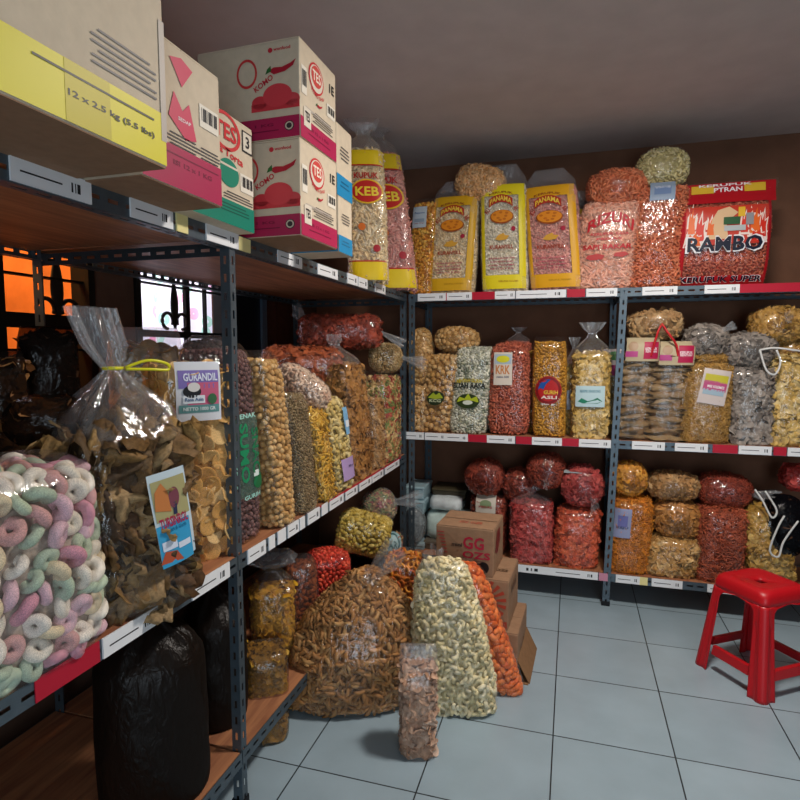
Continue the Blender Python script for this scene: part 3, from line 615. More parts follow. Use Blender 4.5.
# ================= top shelf of the far rack =================
e,b=back('snack_bag','tall clear bag of golden popcorn-like crackers with a pale label, beside the pink curl bag',408,435,200,ZT,.17,lean=5,style='block',piece='nut',size=.022,mat=POP,core='#9a5f14',fill=.96)
o=label_on(e,b,-.02,b.h*.80,.085,.12,plain('#b9c4cc',.5)); pr(o,b,'text',-.02,b.h*.84,.06,.014,'#4c6f9a',text='Popcorn'); pr(o,b,'rect',-.02,b.h*.765,.06,.02,'#8f9fae'); pr(o,b,'text',-.02,b.h*.735,.06,.008,'#a03b3b',text='netto 250 gr')
def panama(label,u0,u1,vt,lean,mat,core,ycol,fill,lab2,d=.16,rz=0,yf=3.315):
    e,b=back('kerupuk_bag',label,u0,u1,vt,ZT,d,lean=lean,style='flap',fill=fill,piece='curl',size=.026,mat=mat,core=core,group='yellow banded cracker bags on the top shelf',rz=rz,yf=yf,film=FILM_PRINT,flare=.33,n=4.4)
    W,H=b.w,b.h*fill; Y=plain(ycol,.4)
    def band(cx,cz,w,h): pr(e,b,'rect',cx,cz,w,h,Y,1,name='yellow_band')
    band(0,H*.095,W*.93,H*.13); band(0,H*.955,W*.9,H*.11); band(-W*.43,H*.52,W*.08,H*.76); band(W*.40,H*.52,W*.14,H*.76)
    o=pr(e,b,'rect',-.01,H*.855,W*.5,H*.075,'#b3301c',2,arc=-.02 if 0 else .028,name='print'); pr(o,b,'text',-.01,H*.857,W*.46,H*.05,'#f1cf4b',4,arc=.026,text='PANAMA')
    pr(e,b,'text',-.01,H*.925,W*.5,H*.022,'#8c3a22',2,arc=.012,text='KERUPUK')
    o=pr(e,b,'ellipse',-.005,H*.70,W*.5,H*.13,'#9c4a12',2,name='print'); pr(o,b,'ellipse',-.005,H*.705,W*.46,H*.112,'#e08a20',3,name='print')
    for q in range(7): pr(o,b,'ellipse',-.005+W*.17*math.cos(q*.9)*(.5+.5*(q%2)),H*.705+H*.035*math.sin(q*.9),W*.07,H*.02,'#c26a14',4,name='print')
    pr(e,b,'text',-W*.33,H*.76,W*.1,H*.05,'#a8321f',2,ang=.9,text='KU'); pr(e,b,'text',W*.28,H*.77,W*.1,H*.05,'#a8321f',2,ang=-.9,text='AK')
    pr(e,b,'ellipse',W*.22,H*.585,W*.09,H*.045,'#a8203a',2,name='print'); pr(e,b,'poly',-.005,H*.515,W*.3,H*.07,'#d7a03a',2,pts=[(-.5,-.3),(-.2,-.5),(.3,-.4),(.5,.1),(.2,.2),(.1,.5),(-.3,.2)],name='print')
    pr(e,b,'text',-.01,H*.42,W*.5,H*.038,'#a23a22',2,text='KURANYILL')
    for q,(w,t) in enumerate(((.56,'KERUPUK IKAN LEZAT DAN'),(.5,'GURIH RENYAH ENAK'),(.56,'RASA PANAMA'),(.5,'NETTO 5 KG'))): pr(e,b,'text',-.01,H*(.315-.032*q),W*w,H*.016,'#b0475a',2,text=t)
    pr(e,b,'text',W*.1,H*.1,W*.42,H*.018,'#b98a10',2,text='KERUPUK PANAMA')
    return e,b
panama('yellow-banded bag of cream crackers leaning under the lying cream bag',429,476,180,7,CREAM,'#e0bd86','#d7a61e',.84,'')
panama('bright lemon-banded bag of white crackers, middle of the three big yellow ones',480,526,163,-4,WHITE,'#dccfae','#e6d321',.82,'')
panama('amber-banded bag of pink crackers with a tall pointed film top',527,579,167,-11,PINK,'#c98078','#e0a51f',.84,'',rz=-.12)
panama('small yellow-banded cracker bag half hidden behind the pink one',562,592,190,-2,YEL,'#a0772a','#d2ac2c',.8,'',d=.12,yf=3.5)
lying('snack_bag','cream cracker bag lying across the tops of two yellow bags',452,505,160,199,3.30,axis='x',roll=.22,d=.2,n=2.5,piece='curl',size=.03,mat=food(['#f0b878','#f5cb98','#e3a35e']),core='#e0b070',film=FILM)
e,b=back('snack_bag','bag of pale orange curls printed in red lettering',579,638,200,ZT,.2,lean=8,style='block',piece='stick',size=.05,mat=food(['#eba284','#f2b79c','#e08f6e']),core='#c98464',fill=.97,film=FILM_PRINT)
pr(e,b,'text',.0,b.h*.74,b.w*.72,b.h*.12,'#c0202c',2,arc=.05,text='RIZURI'); pr(e,b,'text',0,b.h*.60,b.w*.6,b.h*.03,'#c63a44',2,text='KERUPUK RASA'); pr(e,b,'text',0,b.h*.545,b.w*.4,b.h*.025,'#c63a44',2,text='PEDAS')
pr(e,b,'text',-.005,b.h*.46,b.w*.78,b.h*.055,'#c0202c',2,text='SAPI BAKAR'); pr(e,b,'poly',-.06,b.h*.35,b.w*.3,b.h*.07,'#b73838',2,pts=[(-.5,-.2),(-.2,-.5),(.4,-.4),(.5,.2),(.1,.5),(-.4,.3)],name='print'); pr(e,b,'poly',.07,b.h*.37,b.w*.25,b.h*.06,'#b73838',2,pts=[(-.5,-.3),(.1,-.5),(.5,0),(.2,.5),(-.4,.3)],name='print')
lying('snack_bag','orange stick bag lying on top of the red-lettered curl bag',588,648,166,207,3.33,L=.3,n=2.4,piece='stick',size=.045,mat=ORANGE,core='#8c3a1c')
e,b=back('snack_bag','tall bag of orange shrimp-like crackers with a blue-grey label at its top',631,686,184,ZT,.2,lean=6,style='block',piece='hook',size=.032,mat=ORANGE,core='#8a3517',fill=.97)
o=label_on(e,b,.0,b.h*.91,.12,.1,plain('#8a9cb3',.45)); pr(o,b,'rect',0,b.h*.91,.08,.04,'#6b82a8'); pr(o,b,'text',0,b.h*.945,.07,.012,'#d8dee8',text='UDANG')
lying('snack_bag','pale yellow curl bag lying highest, on the tall orange shrimp cracker bag',638,690,145,187,3.37,L=.26,n=2.4,piece='hook',size=.035,mat=PALEY,core='#8f8247')
e,b=back('kerupuk_bag','red pillow pack of crackers with flames and stencil lettering, at the right end',683,768,180,ZT,.2,lean=2,style='pillow',piece='hook',size=.03,mat=REDO,core='#8a1c17',n=5)
REDP=plain('#b01722',.35)
def sheet(z0,z1,x0,x1,c,l=1,name='print'):
    return pr(e,b,'rect',(x0+x1)/2*b.w,(z0+z1)/2*b.h,(x1-x0)*b.w,(z1-z0)*b.h,c,l,name=name)
sheet(.78,.985,-.53,.53,REDP,1,'red_band'); sheet(.02,.10,-.47,.47,REDP,1,'red_band'); sheet(.1,.78,-.475,-.42,REDP,1,'red_band'); sheet(.1,.78,.44,.475,REDP,1,'red_band'); sheet(.38,.74,-.42,.44,plain('#c33a2a',.4),1,'print')
for q,(fx,fz,fw,fh) in enumerate(((-.36,.62,.1,.3),(-.27,.55,.13,.3),(.3,.6,.14,.3),(.38,.56,.1,.28),(-.33,.45,.2,.16),(.33,.46,.2,.14),(-.16,.56,.1,.2),(.19,.58,.1,.22))):
    fl=[(-.5,-.5),(.5,-.5),(.38,-.1),(.5,.2),(.2,.1),(.15,.5),(-.12,.15),(-.3,.4),(-.42,0)]
    o=pr(e,b,'poly',fx*b.w,fz*b.h,fw*b.w*1.1,fh*b.h*1.08,'#ead9cf',2,pts=fl,name='flame'); pr(o,b,'poly',fx*b.w,(fz-.01)*b.h,fw*b.w*.75,fh*b.h*.8,'#d3301f' if q%2 else '#e2651f',3,pts=fl,name='print')
pr(e,b,'poly',-.03*b.w,.58*b.h,.3*b.w,.3*b.h,'#d9b48a',4,pts=[(-.5,-.5),(.2,-.5),(.1,0),(.5,.3),(.2,.5),(-.2,.4),(-.4,.1)],name='print')
sheet(.56,.63,-.03,.14,'#23542f',5); sheet(.5,.55,-.02,.2,'#aeb4b6',5); sheet(.63,.72,.12,.19,'#e0b32e',5); sheet(.55,.66,.2,.28,'#8d8c90',5)
pr(e,b,'text',-.004*b.w,.385*b.h,.82*b.w,.16*b.h,'#e9e4e6',6,text='RAMBO'); pr(e,b,'text',-.004*b.w,.385*b.h,.78*b.w,.135*b.h,'#10162c',7,text='RAMBO')
pr(e,b,'text',0,.066*b.h,.88*b.w,.06*b.h,'#e9dfe0',3,text='KERUPUK SUPER'); pr(e,b,'text',0,.066*b.h,.86*b.w,.05*b.h,'#1a1430',4,text='KERUPUK SUPER')
sheet(.885,.965,-.36,-.12,'#d9b030',3); sheet(.885,.965,.2,.42,'#d9b030',3); pr(e,b,'text',.03*b.w,.915*b.h,.3*b.w,.045*b.h,'#efe8ea',4,text='PTRAN'); pr(e,b,'text',.0*b.w,.962*b.h,.56*b.w,.026*b.h,'#e8dfe2',4,text='KERUPUK')

# ================= the two long curl bags at the corner of the left rack =================
for q,(lab,u0,u1,vt,lean,mat,core,Y,rz) in enumerate((('tall tied bag of cream curls with yellow ends and a red oval',350,386,119,-.03,CREAM,'#c29a62',2.64,.3),('tall tied bag of pink curls with yellow ends, right of the cream one',376,414,121,-.12,PINK,'#a3574f',3.02,.25))):
    p=on('y',(u0+u1)/2+(2 if q==0 else 4),270,Y); kk=depth(p); w=(u1-u0)*kk/FPX*1.12; zt=float(on('y',(u0+u1)/2,vt,Y+.06)[2])
    e,b=make_bag('kerupuk_bag',lab,'snack bag',(p[0]-.03,Y+.07,ZT),w,.15,zt-ZT,style='tie',fill=.80,rot=(0,0,rz),lean=(lean,0),piece='stick',size=.05,mat=mat,core=core,group='long curl bags at the rack corner',neck=.3,flare=.8,neck_at=.6,film=FILM_PRINT)
    H=b.h; W=b.w; Y_=plain('#e4c51d',.4)
    pr(e,b,'rect',0,H*.065,W*.95,H*.11,Y_,1,name='yellow_band'); pr(e,b,'rect',0,H*.745,W*.95,H*.09,Y_,1,name='yellow_band'); pr(e,b,'rect',0,H*.123,W*.93,H*.008,'#b8231f',2,name='print'); pr(e,b,'rect',0,H*.697,W*.93,H*.008,'#b8231f',2,name='print')
    pr(e,b,'text',.01,H*.635,W*.6,H*.035,'#b8231f',2,text='KUPUK'); oval_text(e,b,.012,H*.54,W*.72,H*.13,'#c4241c','#f2d13a','KEB','#e8b92a')
    for a,c in ((-.1,.33),(.25,.2)): pr(e,b,'ellipse',a*W,c*H,W*.18,H*.045,'#d9702a' if a<0 else '#a5202c',2,name='print')

# ================= middle shelf of the far rack =================
e,b=back('snack_bag','narrow bag of yellow nuts standing beside the corner post',405,428,382,ZM,.2,style='block',piece='nut',size=.03,mat=NUTB,core='#8a5c22')
lying('snack_bag','yellow nut bag slumped upright on the narrow bag by the corner post',405,432,327,386,3.34,axis='cam',L=.2,n=2.6,piece='nut',size=.03,mat=NUTB,core='#8a5c22')
lying('snack_bag','bag of round pale nuts lying above the green-badged nut bag',431,478,325,353,3.36,L=.28,n=2.4,piece='ball',size=.032,mat=NUTB,core='#8a5c22')
e,b=back('snack_bag','leaning bag of round pale nuts with a green badge',419,456,352,ZM,.2,lean=12,style='block',piece='ball',size=.033,mat=NUTB,core='#8a5c22',fill=.97)
o=pr(e,b,'ellipse',-.005,b.h*.43,.105,.085,'#25331a',2,name='badge'); pr(o,b,'poly',-.005,b.h*.46,.09,.04,'#9fae2c',3,pts=[(-.5,-.3),(-.2,.5),(0,.1),(.2,.5),(.5,-.3),(0,-.5)],name='print'); pr(o,b,'text',-.005,b.h*.40,.07,.018,'#cfd6b0',3,text='KCG')
e,b=back('snack_bag','bag of speckled white puffed rice with yellow and black lettering',450,489,345,ZM,.18,lean=6,style='block',piece='nut',size=.018,mat=SPECK,core='#8d8a72',fill=.98)
pr(e,b,'text',-.004,b.h*.60,b.w*.66,.022,'#c9b21e',2,arc=.006,text='RENYAH GURIH'); pr(e,b,'text',-.004,b.h*.545,b.w*.84,.034,'#1d2016',2,text='BUAH RASA')
o=pr(e,b,'ellipse',-.004,b.h*.37,b.w*.6,.085,'#2c3a16',2,name='badge'); pr(o,b,'poly',-.004,b.h*.41,b.w*.56,.05,'#b3c02a',3,pts=[(-.5,-.5),(-.4,.1),(-.15,-.1),(0,.5),(.15,-.1),(.4,.2),(.5,-.5)],name='print'); pr(o,b,'ellipse',-.004,b.h*.355,b.w*.26,.026,'#d7dac9',3,name='print')
e,b=back('snack_bag','bag of brick-red crinkled sticks with a yellow and white label',487,529,340,ZM,.2,lean=0,style='dome',piece='hook',size=.036,mat=REDO,core='#7a2a18',fill=.97)
o=label_on(e,b,-.03,b.h*.70,.105,.185,plain('#d8cdbf',.5)); pr(o,b,'rect',-.03,b.h*.80,.095,.055,'#a9bccb'); pr(o,b,'ellipse',-.03,b.h*.80,.075,.04,'#d4cf2f',4,name='print'); pr(o,b,'text',-.03,b.h*.69,.08,.05,'#c77f45',text='KRK'); pr(o,b,'text',-.03,b.h*.615,.07,.012,'#5f5f70',text='netto 500')
make_tail=None
e,b=back('snack_bag','red cracker bag with a gathered film top behind the yellow-labelled one',503,530,327,ZM,.16,yf=3.5,style='tie',fill=.85,piece='stick',size=.035,mat=REDO,core='#7a2a18')
e,b=back('snack_bag','sliver of a yellow bean bag squeezed left of the round red badge bag',523,540,345,ZM,.18,yf=3.45,style='block',piece='grain',size=.022,mat=GOLD,core='#7d5414')
e,b=back('snack_bag','golden bean bag with a round red and blue badge',532,566,337,ZM,.18,lean=-1,style='block',piece='grain',size=.021,mat=GOLD,core='#7d5414',fill=.95)
o=pr(e,b,'ellipse',-.003,b.h*.47,b.w*.76,b.w*.84,'#b31d1e',2,name='badge'); pr(o,b,'ringshape',-.003,b.h*.47,b.w*.72,b.w*.8,'#7d1216',3,name='print'); pr(o,b,'poly',-.03,b.h*.52,b.w*.42,b.w*.42,'#1d4f9a',3,pts=[(-.5,-.4),(-.3,.2),(.1,.5),(.5,.4),(.2,.1),(.0,-.3),(-.2,-.2)],name='print')
pr(o,b,'text',.01,b.h*.45,b.w*.4,.022,'#e6c23c',4,text='GURIH'); pr(o,b,'text',.0,b.h*.40,b.w*.46,.018,'#e9dcd0',4,text='ASLI'); pr(e,b,'text',-.003,b.h*.33,b.w*.45,.014,'#d9d2c4',2,text='250 gr')
e,b=back('snack_bag','tied clear bag half hidden between the red badge bag and the yellow flake bag',564,583,337,ZM,.18,yf=3.42,style='tie',fill=.7,piece='flake',size=.05,mat=YEL,core='#7d5a1a')
o=label_on(e,b,0,b.h*.36,.07,.11,plain('#a9b6c8',.5)); pr(o,b,'rect',0,b.h*.4,.05,.03,'#6d7fae')
e,b=back('snack_bag','tied bag of yellow flake crackers with a white and teal label',572,611,322,ZM,.2,lean=0,style='tie',fill=.73,piece='flake',size=.055,mat=YEL,core='#8a6722',neck=.17,flare=.62,tie=None)
o=label_on(e,b,-.005,b.h*.365,b.w*.72,.115,plain('#b9d3d8',.5)); pr(o,b,'text',-.005,b.h*.41,b.w*.5,.015,'#5b8a99',text='KERIPIK SINGKONG'); pr(o,b,'poly',-.005,b.h*.33,b.w*.6,.032,'#1f7a5c',3,pts=[(-.5,-.2),(-.35,.4),(-.1,-.1),(.1,.1),(.3,.5),(.5,-.1),(.3,-.5),(-.3,-.5)],name='print')
e,b=back('snack_bag','bag with a pink and green label squeezed behind the middle post',600,626,345,ZM,.16,yf=3.5,style='block',piece='flake',size=.05,mat=YEL,core='#7d5a1a')
o=label_on(e,b,0,b.h*.80,.11,.16,plain('#d3c7c7',.5)); pr(o,b,'ellipse',0,b.h*.88,.07,.05,'#4d8a4d'); pr(o,b,'rect',0,b.h*.72,.09,.06,'#b03a78')
for q,(u0,u1,vt,lean,lab) in enumerate(((617,657,337,7,'stack of flat brown crackers in a bag, just right of the middle post'),(650,692,341,8,'second stack of flat brown crackers, between the first stack and the labelled noodle bag'))):
    e,b=back('cracker_stack_bag',lab,u0,u1,vt,ZM,.2,lean=lean,style='block',piece='chip',size=.02,mat=LAYER,core='#6d4a28',limit=0,core_in=.03,group='stacked flat cracker bags',fill=.97)
    L=get_protos('layer'); r=np.random.default_rng(5+q); pm=[]
    for V,lp,sz in L:
        m_=mesh_np('flat_cracker',V,lp,sz); m_.materials.append(food(['#9c7e56','#876a45','#ad9168'],obj=True)); pm.append(m_)
    nz=14
    for i in range(nz):
        t=(i+.5)/nz*.88
        for j in range(1):
            o=bpy.data.objects.new('flat_cracker',pm[int(r.integers(0,5))]); col.objects.link(o); o.parent=e; ox,oy=b.off(t)
            o.matrix_local=Matrix.Translation((ox+r.normal(0,.004),-b.d*.02+r.normal(0,.004),t*b.h+r.normal(0,.004)))@Matrix.Rotation(r.normal(0,.07),4,'Y')@Matrix.Rotation(r.normal(0,.06),4,'X')@Matrix.Diagonal((b.w*r.uniform(.93,.99),b.d*1.12,.46*r.uniform(.7,1.15),1)).to_4x4()
    o=label_on(e,b,.01,b.h*.88,b.w*.78,.125,plain('#b5a686',.5)); pr(o,b,'rect',.05,b.h*.87,b.w*.34,.09,'#b01e4a'); pr(o,b,'ellipse',-.04,b.h*.91,.05,.05,'#a88a6c'); pr(o,b,'rect',-.045,b.h*.835,.06,.03,'#b44a86'); pr(o,b,'text',.05,b.h*.885,b.w*.28,.014,'#e9d6da',4,text='KERUPUK'); pr(o,b,'text',.05,b.h*.86,b.w*.26,.012,'#e9d6da',4,text='RENYAH')
e,b=lying('snack_bag','flat cracker bag with red ribbons lying over the two cracker stacks',630,683,308,341,3.36,L=.28,n=2.8,piece='chip',size=.065,mat=LAYER,core='#6d4a28')
RIB=plain('#c01f26',.35); ribbon(e,[(.02,.0,b.h*.99),(.0,-.04,b.h*1.05),(-.02,-.12,b.h*1.05),(-.03,-.17,b.h*1.03)],RIB,.006); ribbon(e,[(.02,0,b.h*.99),(.05,-.05,b.h*1.06),(.09,-.11,b.h*1.05),(.1,-.17,b.h*1.02)],RIB,.006)
e,b=back('snack_bag','bag of fine golden noodle snack with a tilted yellow and pink label',685,732,362,ZM,.2,lean=3,style='block',piece='noodle',size=.04,mat=LORANGE,core='#9a6416',fill=.98)
o=label_on(e,b,.02,b.h*.70,.13,.18,plain('#c9bdb8',.5),ang=-.16); pr(o,b,'rect',.028,b.h*.80,.11,.04,'#c3b93a',ang=-.16); pr(o,b,'rect',.022,b.h*.71,.11,.05,'#b8507c',ang=-.16); pr(o,b,'text',.026,b.h*.70,.08,.014,'#e9dfe2',4,ang=-.16,text='MIE KREMES'); pr(o,b,'rect',.016,b.h*.635,.1,.03,'#9ab0be',ang=-.16)
lying('snack_bag','gold noodle snack pack lying flat on the labelled noodle bag',688,731,352,366,3.38,L=.24,n=3,piece='noodle',size=.04,mat=LORANGE,core='#9a6416')
e,b=lying('snack_bag','round bundle of grey curled chips with a stubby film tail',687,728,322,358,3.35,L=.22,n=2.3,piece='flake',size=.06,mat=GREY,core='#3c3632')
tuft(e,(.07,.05,b.h*.8),(1,.6,.6),.06,.008,.02)
e,b=lying('snack_bag','bundle of grey chips with a looped white ribbon, lying on the grey disc bag',727,778,331,369,3.34,L=.24,n=2.5,piece='flake',size=.06,mat=GREY,core='#3c3632')
WR=plain('#d5d5d2',.4); ribbon(e,[(.02,.0,b.h*1.0),(.08,.01,b.h*1.03),(.16,0,b.h*1.04),(.22,-.01,b.h*1.0)],WR,.005); ribbon(e,[(.02,0,b.h*1.0),(.05,-.1,b.h*1.05),(.09,-.12,b.h*1.05),(.11,-.06,b.h*1.04),(.09,0,b.h*1.04)],WR,.005)
e,b=back('snack_bag','bag of stacked grey disc crackers under the white-ribboned bundle',734,777,366,ZM,.2,lean=-2,style='block',piece='chip',size=.075,mat=GREY,core='#332e2a',fill=.98,dens=1.1)
e,b=lying('snack_bag','bundle of orange-brown chips under the top shelf at the right edge',756,806,304,344,3.36,L=.26,n=2.4,piece='chip',size=.06,mat=LORANGE,core='#6d4213'); tuft(e,(0,.02,b.h*.95),(.2,.3,1),.05,.01,.03)
back('snack_bag','bag of yellow chips standing at the right end of the middle shelf',774,822,352,ZM,.2,lean=5,style='block',piece='chip',size=.07,mat=YEL,core='#7d5a1a',fill=.95)
lying('snack_bag','small yellow chip bag lying between the chip bag and the bundle above it',778,815,338,362,3.42,L=.2,n=2.5,piece='chip',size=.06,mat=LORANGE,core='#6d4213')

# ================= bottom shelf of the far rack =================
CR=food(['#b03a38','#c0564e','#962b2a']); CRO=food(['#c4492c','#d76840','#a63a22'])
e,b=back('snack_bag','tied bag of crimson chips between the cartons and the orange-red chip bag',508,553,488,ZB,.22,lean=-2,style='tie',fill=.8,piece='flake',size=.05,mat=CR,core='#5e1512',neck=.1,flare=.4)
e,b=back('snack_bag','bag of orange-red chips standing just left of the middle post',554,600,507,ZB,.22,lean=3,style='block',piece='flake',size=.05,mat=CRO,core='#6b2012',fill=.95)
e,b=back('snack_bag','red chip bag with a framed white label behind the top carton',468,506,494,ZB,.2,yf=3.4,style='block',piece='flake',size=.05,mat=REDBR,core='#3f120b')
o=label_on(e,b,-.01,b.h*.86,.12,.1,plain('#cfc6b8',.5)); pr(o,b,'ellipse',-.01,b.h*.87,.07,.045,'#7d8f6a'); pr(o,b,'text',-.01,b.h*.82,.08,.014,'#a03b3b',4,text='PEDAS')
lying('snack_bag','dark red chip ball lying farthest left in the row of red bundles',463,504,460,498,3.4,L=.24,n=2.2,piece='flake',size=.045,mat=REDBR,core='#3f120b')
lying('snack_bag','dark red bundle tucked between the left ball and the raised one',501,536,469,505,3.44,L=.24,n=2.2,piece='flake',size=.045,mat=REDBR,core='#3f120b')
e,b=lying('snack_bag','red-brown chip ball sitting highest, with a white knot in front',526,566,454,491,3.37,L=.24,n=2.2,piece='stick',size=.04,mat=REDBR,core='#3f120b'); tuft(e,(0,-.04,b.h*.97),(.1,-.2,1),.05,.01,.03)
e,b=lying('snack_bag','bright red chip ball gathered to a white knot, with a pale label on top',560,604,466,510,3.35,L=.26,n=2.2,piece='flake',size=.05,mat=CR,core='#5e1512'); tuft(e,(.05,-.06,b.h*.92),(.3,-.3,1),.07,.012,.04)
o=MB(); o.box((-.1,.085,b.h*.55),(-.0,.09,b.h*.85)); o.build('label',plain('#a9b3b6',.5),e)
e,b=back('snack_bag','bag of deep orange shreds with a violet label, just right of the middle post',611,651,498,ZB,.22,lean=4,style='block',piece='noodle',size=.055,mat=GOLD if 0 else food(['#d07a1c','#e08e2a','#b56412']),core='#7d4509',fill=.98)
o=label_on(e,b,-.05,b.h*.69,.085,.16,plain('#8f95b5',.5)); pr(o,b,'rect',-.05,b.h*.72,.05,.06,'#6c6fa8'); pr(o,b,'text',-.05,b.h*.63,.06,.015,'#3e4670',4,text='KEJU')
lying('snack_bag','ball of orange chips lying on the orange shred bag',612,648,462,498,3.35,L=.24,n=2.3,piece='flake',size=.05,mat=food(['#d08a24','#e0a03c','#b56f18']),core='#7d4a0c')
e,b=back('snack_bag','pale tan chip bag with a pinched waist leaning back, left of the red noodle bag',648,702,536,ZB,.2,lean=6,style='dome',piece='chip',size=.055,mat=food(['#c99a58','#b78745','#dab478']),core='#6d4a1c',fill=.98)
lying('snack_bag','amber chip bag lying on the pale tan chip bag',655,702,501,541,3.36,L=.26,n=2.8,piece='chip',size=.055,mat=food(['#b87a36','#c98d48','#9a6428']),core='#5e3a12')
lying('snack_bag','long tan chip bundle lying on top of the amber chip bag',649,700,473,503,3.38,L=.26,n=2.6,piece='chip',size=.05,mat=TAN,core='#5e3f1c')
e,b=back('snack_bag','tall bag of tangled red noodle snack behind the red stool',701,746,508,ZB,.22,lean=3,style='block',piece='noodle',size=.06,mat=food(['#a84a2c','#bf6240','#8c3920']),core='#4a1a0c',fill=.98)
e,b=lying('snack_bag','red-brown bag lying on the red noodle bag with its clear tail spread right',703,754,477,512,3.35,axis='x',d=.22,n=2.5,piece='noodle',size=.05,mat=REDBR,core='#3f120b'); tuft(e,(.01,0,b.h*.97),(.1,-.1,1),.13,.03,.075,seed=4)
e,b=back('snack_bag','bag of yellow-brown flakes half hidden behind the red stool',749,797,506,ZB,.22,lean=-5,style='dome',piece='flake',size=.055,mat=food(['#b98f3e','#a67b2c','#cda85a']),core='#5e4214',fill=.97)
DK=clear(.35,'#3a3a40',hz='#24242a',gloss=.15)
e,b=lying('snack_bag','dark smoky plastic bundle tied with a white ribbon at the right edge',766,808,498,560,3.33,L=.24,n=2.4,piece='chip',size=.06,mat=DBROWN,core='#1a1210',film=DK); ribbon(e,[(-.03,.08,b.h*1.0),(-.06,.02,b.h*1.05),(-.09,-.1,b.h*1.05),(-.05,-.13,b.h*1.05),(-.03,-.05,b.h*1.04),(.03,.06,b.h*1.02)],WR,.005)
ribbon(e,[(-.16,.2,b.h*.9),(-.13,.15,b.h*1.0),(-.09,.07,b.h*1.06),(-.07,.11,b.h*1.06),(-.12,.2,b.h*.98)],WR,.005)
lying('snack_bag','small dark red bundle high at the right edge of the bottom shelf',786,815,465,494,3.42,L=.22,n=2.3,piece='flake',size=.05,mat=RED,core='#3f0f0d')

# plastic tubs and packets at the left end of the bottom shelf
TUB=plain('#a9c6cf',.35,0,.4,.3,30); 
def tub(label,u0,u1,vt,vb,y,d,mat=TUB,lid=None,group=None):
    x0=float(on('y',u0,vb,y)[0]);x1=float(on('y',u1,vb,y)[0]);z0=float(on('y',u0,vb,y)[2]);z1=float(on('y',u0,vt,y)[2]); e=tag(empty('food_tub',((x0+x1)/2,y+d/2,z0)),label,'tub',group); w=(x1-x0)/2;h=z1-z0
    m=MB(); t=.87
    V=[(-w*t,-d/2*t,0),(w*t,-d/2*t,0),(w*t,d/2*t,0),(-w*t,d/2*t,0),(-w,-d/2,h*.8),(w,-d/2,h*.8),(w,d/2,h*.8),(-w,d/2,h*.8)]; m.add(V,[(3,2,1,0),(0,1,5,4),(1,2,6,5),(2,3,7,6),(3,0,4,7),(4,5,6,7)]); m.build('tub_body',mat,e,False,.006)
    m=MB(); m.box((-w*1.03,-d/2*1.03,h*.8),(w*1.03,d/2*1.03,h)); m.build('lid',lid or mat,e,False,.006); return e
tub('pale blue foam box, upper of two in the rack corner',404,424,486,499,3.42,.22,group='foam boxes in the rack corner'); tub('pale blue foam box, lower of two in the rack corner',404,424,500,514,3.42,.22,group='foam boxes in the rack corner')
tub('frosted tray with a sloping lid low beside the corner post',404,424,541,562,3.36,.2,plain('#7f98a2',.3,0,.5),plain('#9fb5bd',.25,0,.5)); tub('brown tray with a white card behind the cartons',424,462,540,560,3.38,.24,plain('#5b5247',.5),plain('#6b6357',.5))
tub('dark olive lidded crate in shadow above the white packets',432,466,488,500,3.5,.2,plain('#3f3a2c',.6),plain('#4b4430',.6))
def packet(label,u0,u1,vt,vb,y,d,c,seed):
    x0=float(on('y',u0,vb,y)[0]);x1=float(on('y',u1,vb,y)[0]);z0=float(on('y',u0,vb,y)[2]);z1=float(on('y',u0,vt,y)[2]); b=Bag(z1-z0,d,x1-x0,'roll',1,2.8,(0,0),seed,.035); e=tag(empty('plastic_packet',(x0,y+d/2,(z0+z1)/2),(0,R90,0)),label,'packet','wrapped white packets on the bottom shelf'); b.shell('packet_stack',.03,.97,18,28,.95,0,mat=plain(c,.5,0,.3,.6,24,.12),parent=e); b.shell('plastic_wrap',0,1,22,32,1,.003,mat=clear(.12,rough=.1),parent=e); return e,b
packet('clear-wrapped white packet lying on top of its twin',428,461,497,512,3.42,.24,'#e6f0f2',21); packet('larger wrapped pale green packet under the white one',424,470,512,543,3.4,.26,'#d3eae4',22)
e,b=lying('snack_bag','crumpled empty clear bag hanging by the corner post',399,424,508,545,3.33,L=.12,n=2.3,piece='flake',size=.03,mat=plain('#8e9a9c',.5),core='#6d7678',film=FILM_HAZY,limit=40)
def az(p): return math.atan2(-(p[0]),p[1])*-1
def gen(name,label,u0,u1,vt,zb,axis,val,d,lean=0,turn=0,cat='snack bag',rz=None,vm=None,**k):
    """standing bag turned to the shop; turn adds to that"""
    uc=(u0+u1)/2; zt=None
    p=on(axis,uc,vm or vt+40,val); kk=depth(p); w=(u1-u0)*kk/FPX; zt=EYE[2]+ray(uc,vt)[2]*kk/1.0
    a=math.atan2(p[0],p[1]); rz=-a+turn if rz is None else rz
    return make_bag(name,label,cat,(p[0]+math.sin(a)*d/2,p[1]+math.cos(a)*d/2,zb),w,d,float(zt)-zb,rot=(0,0,rz),lean=(lean*kk/FPX,0),**k)
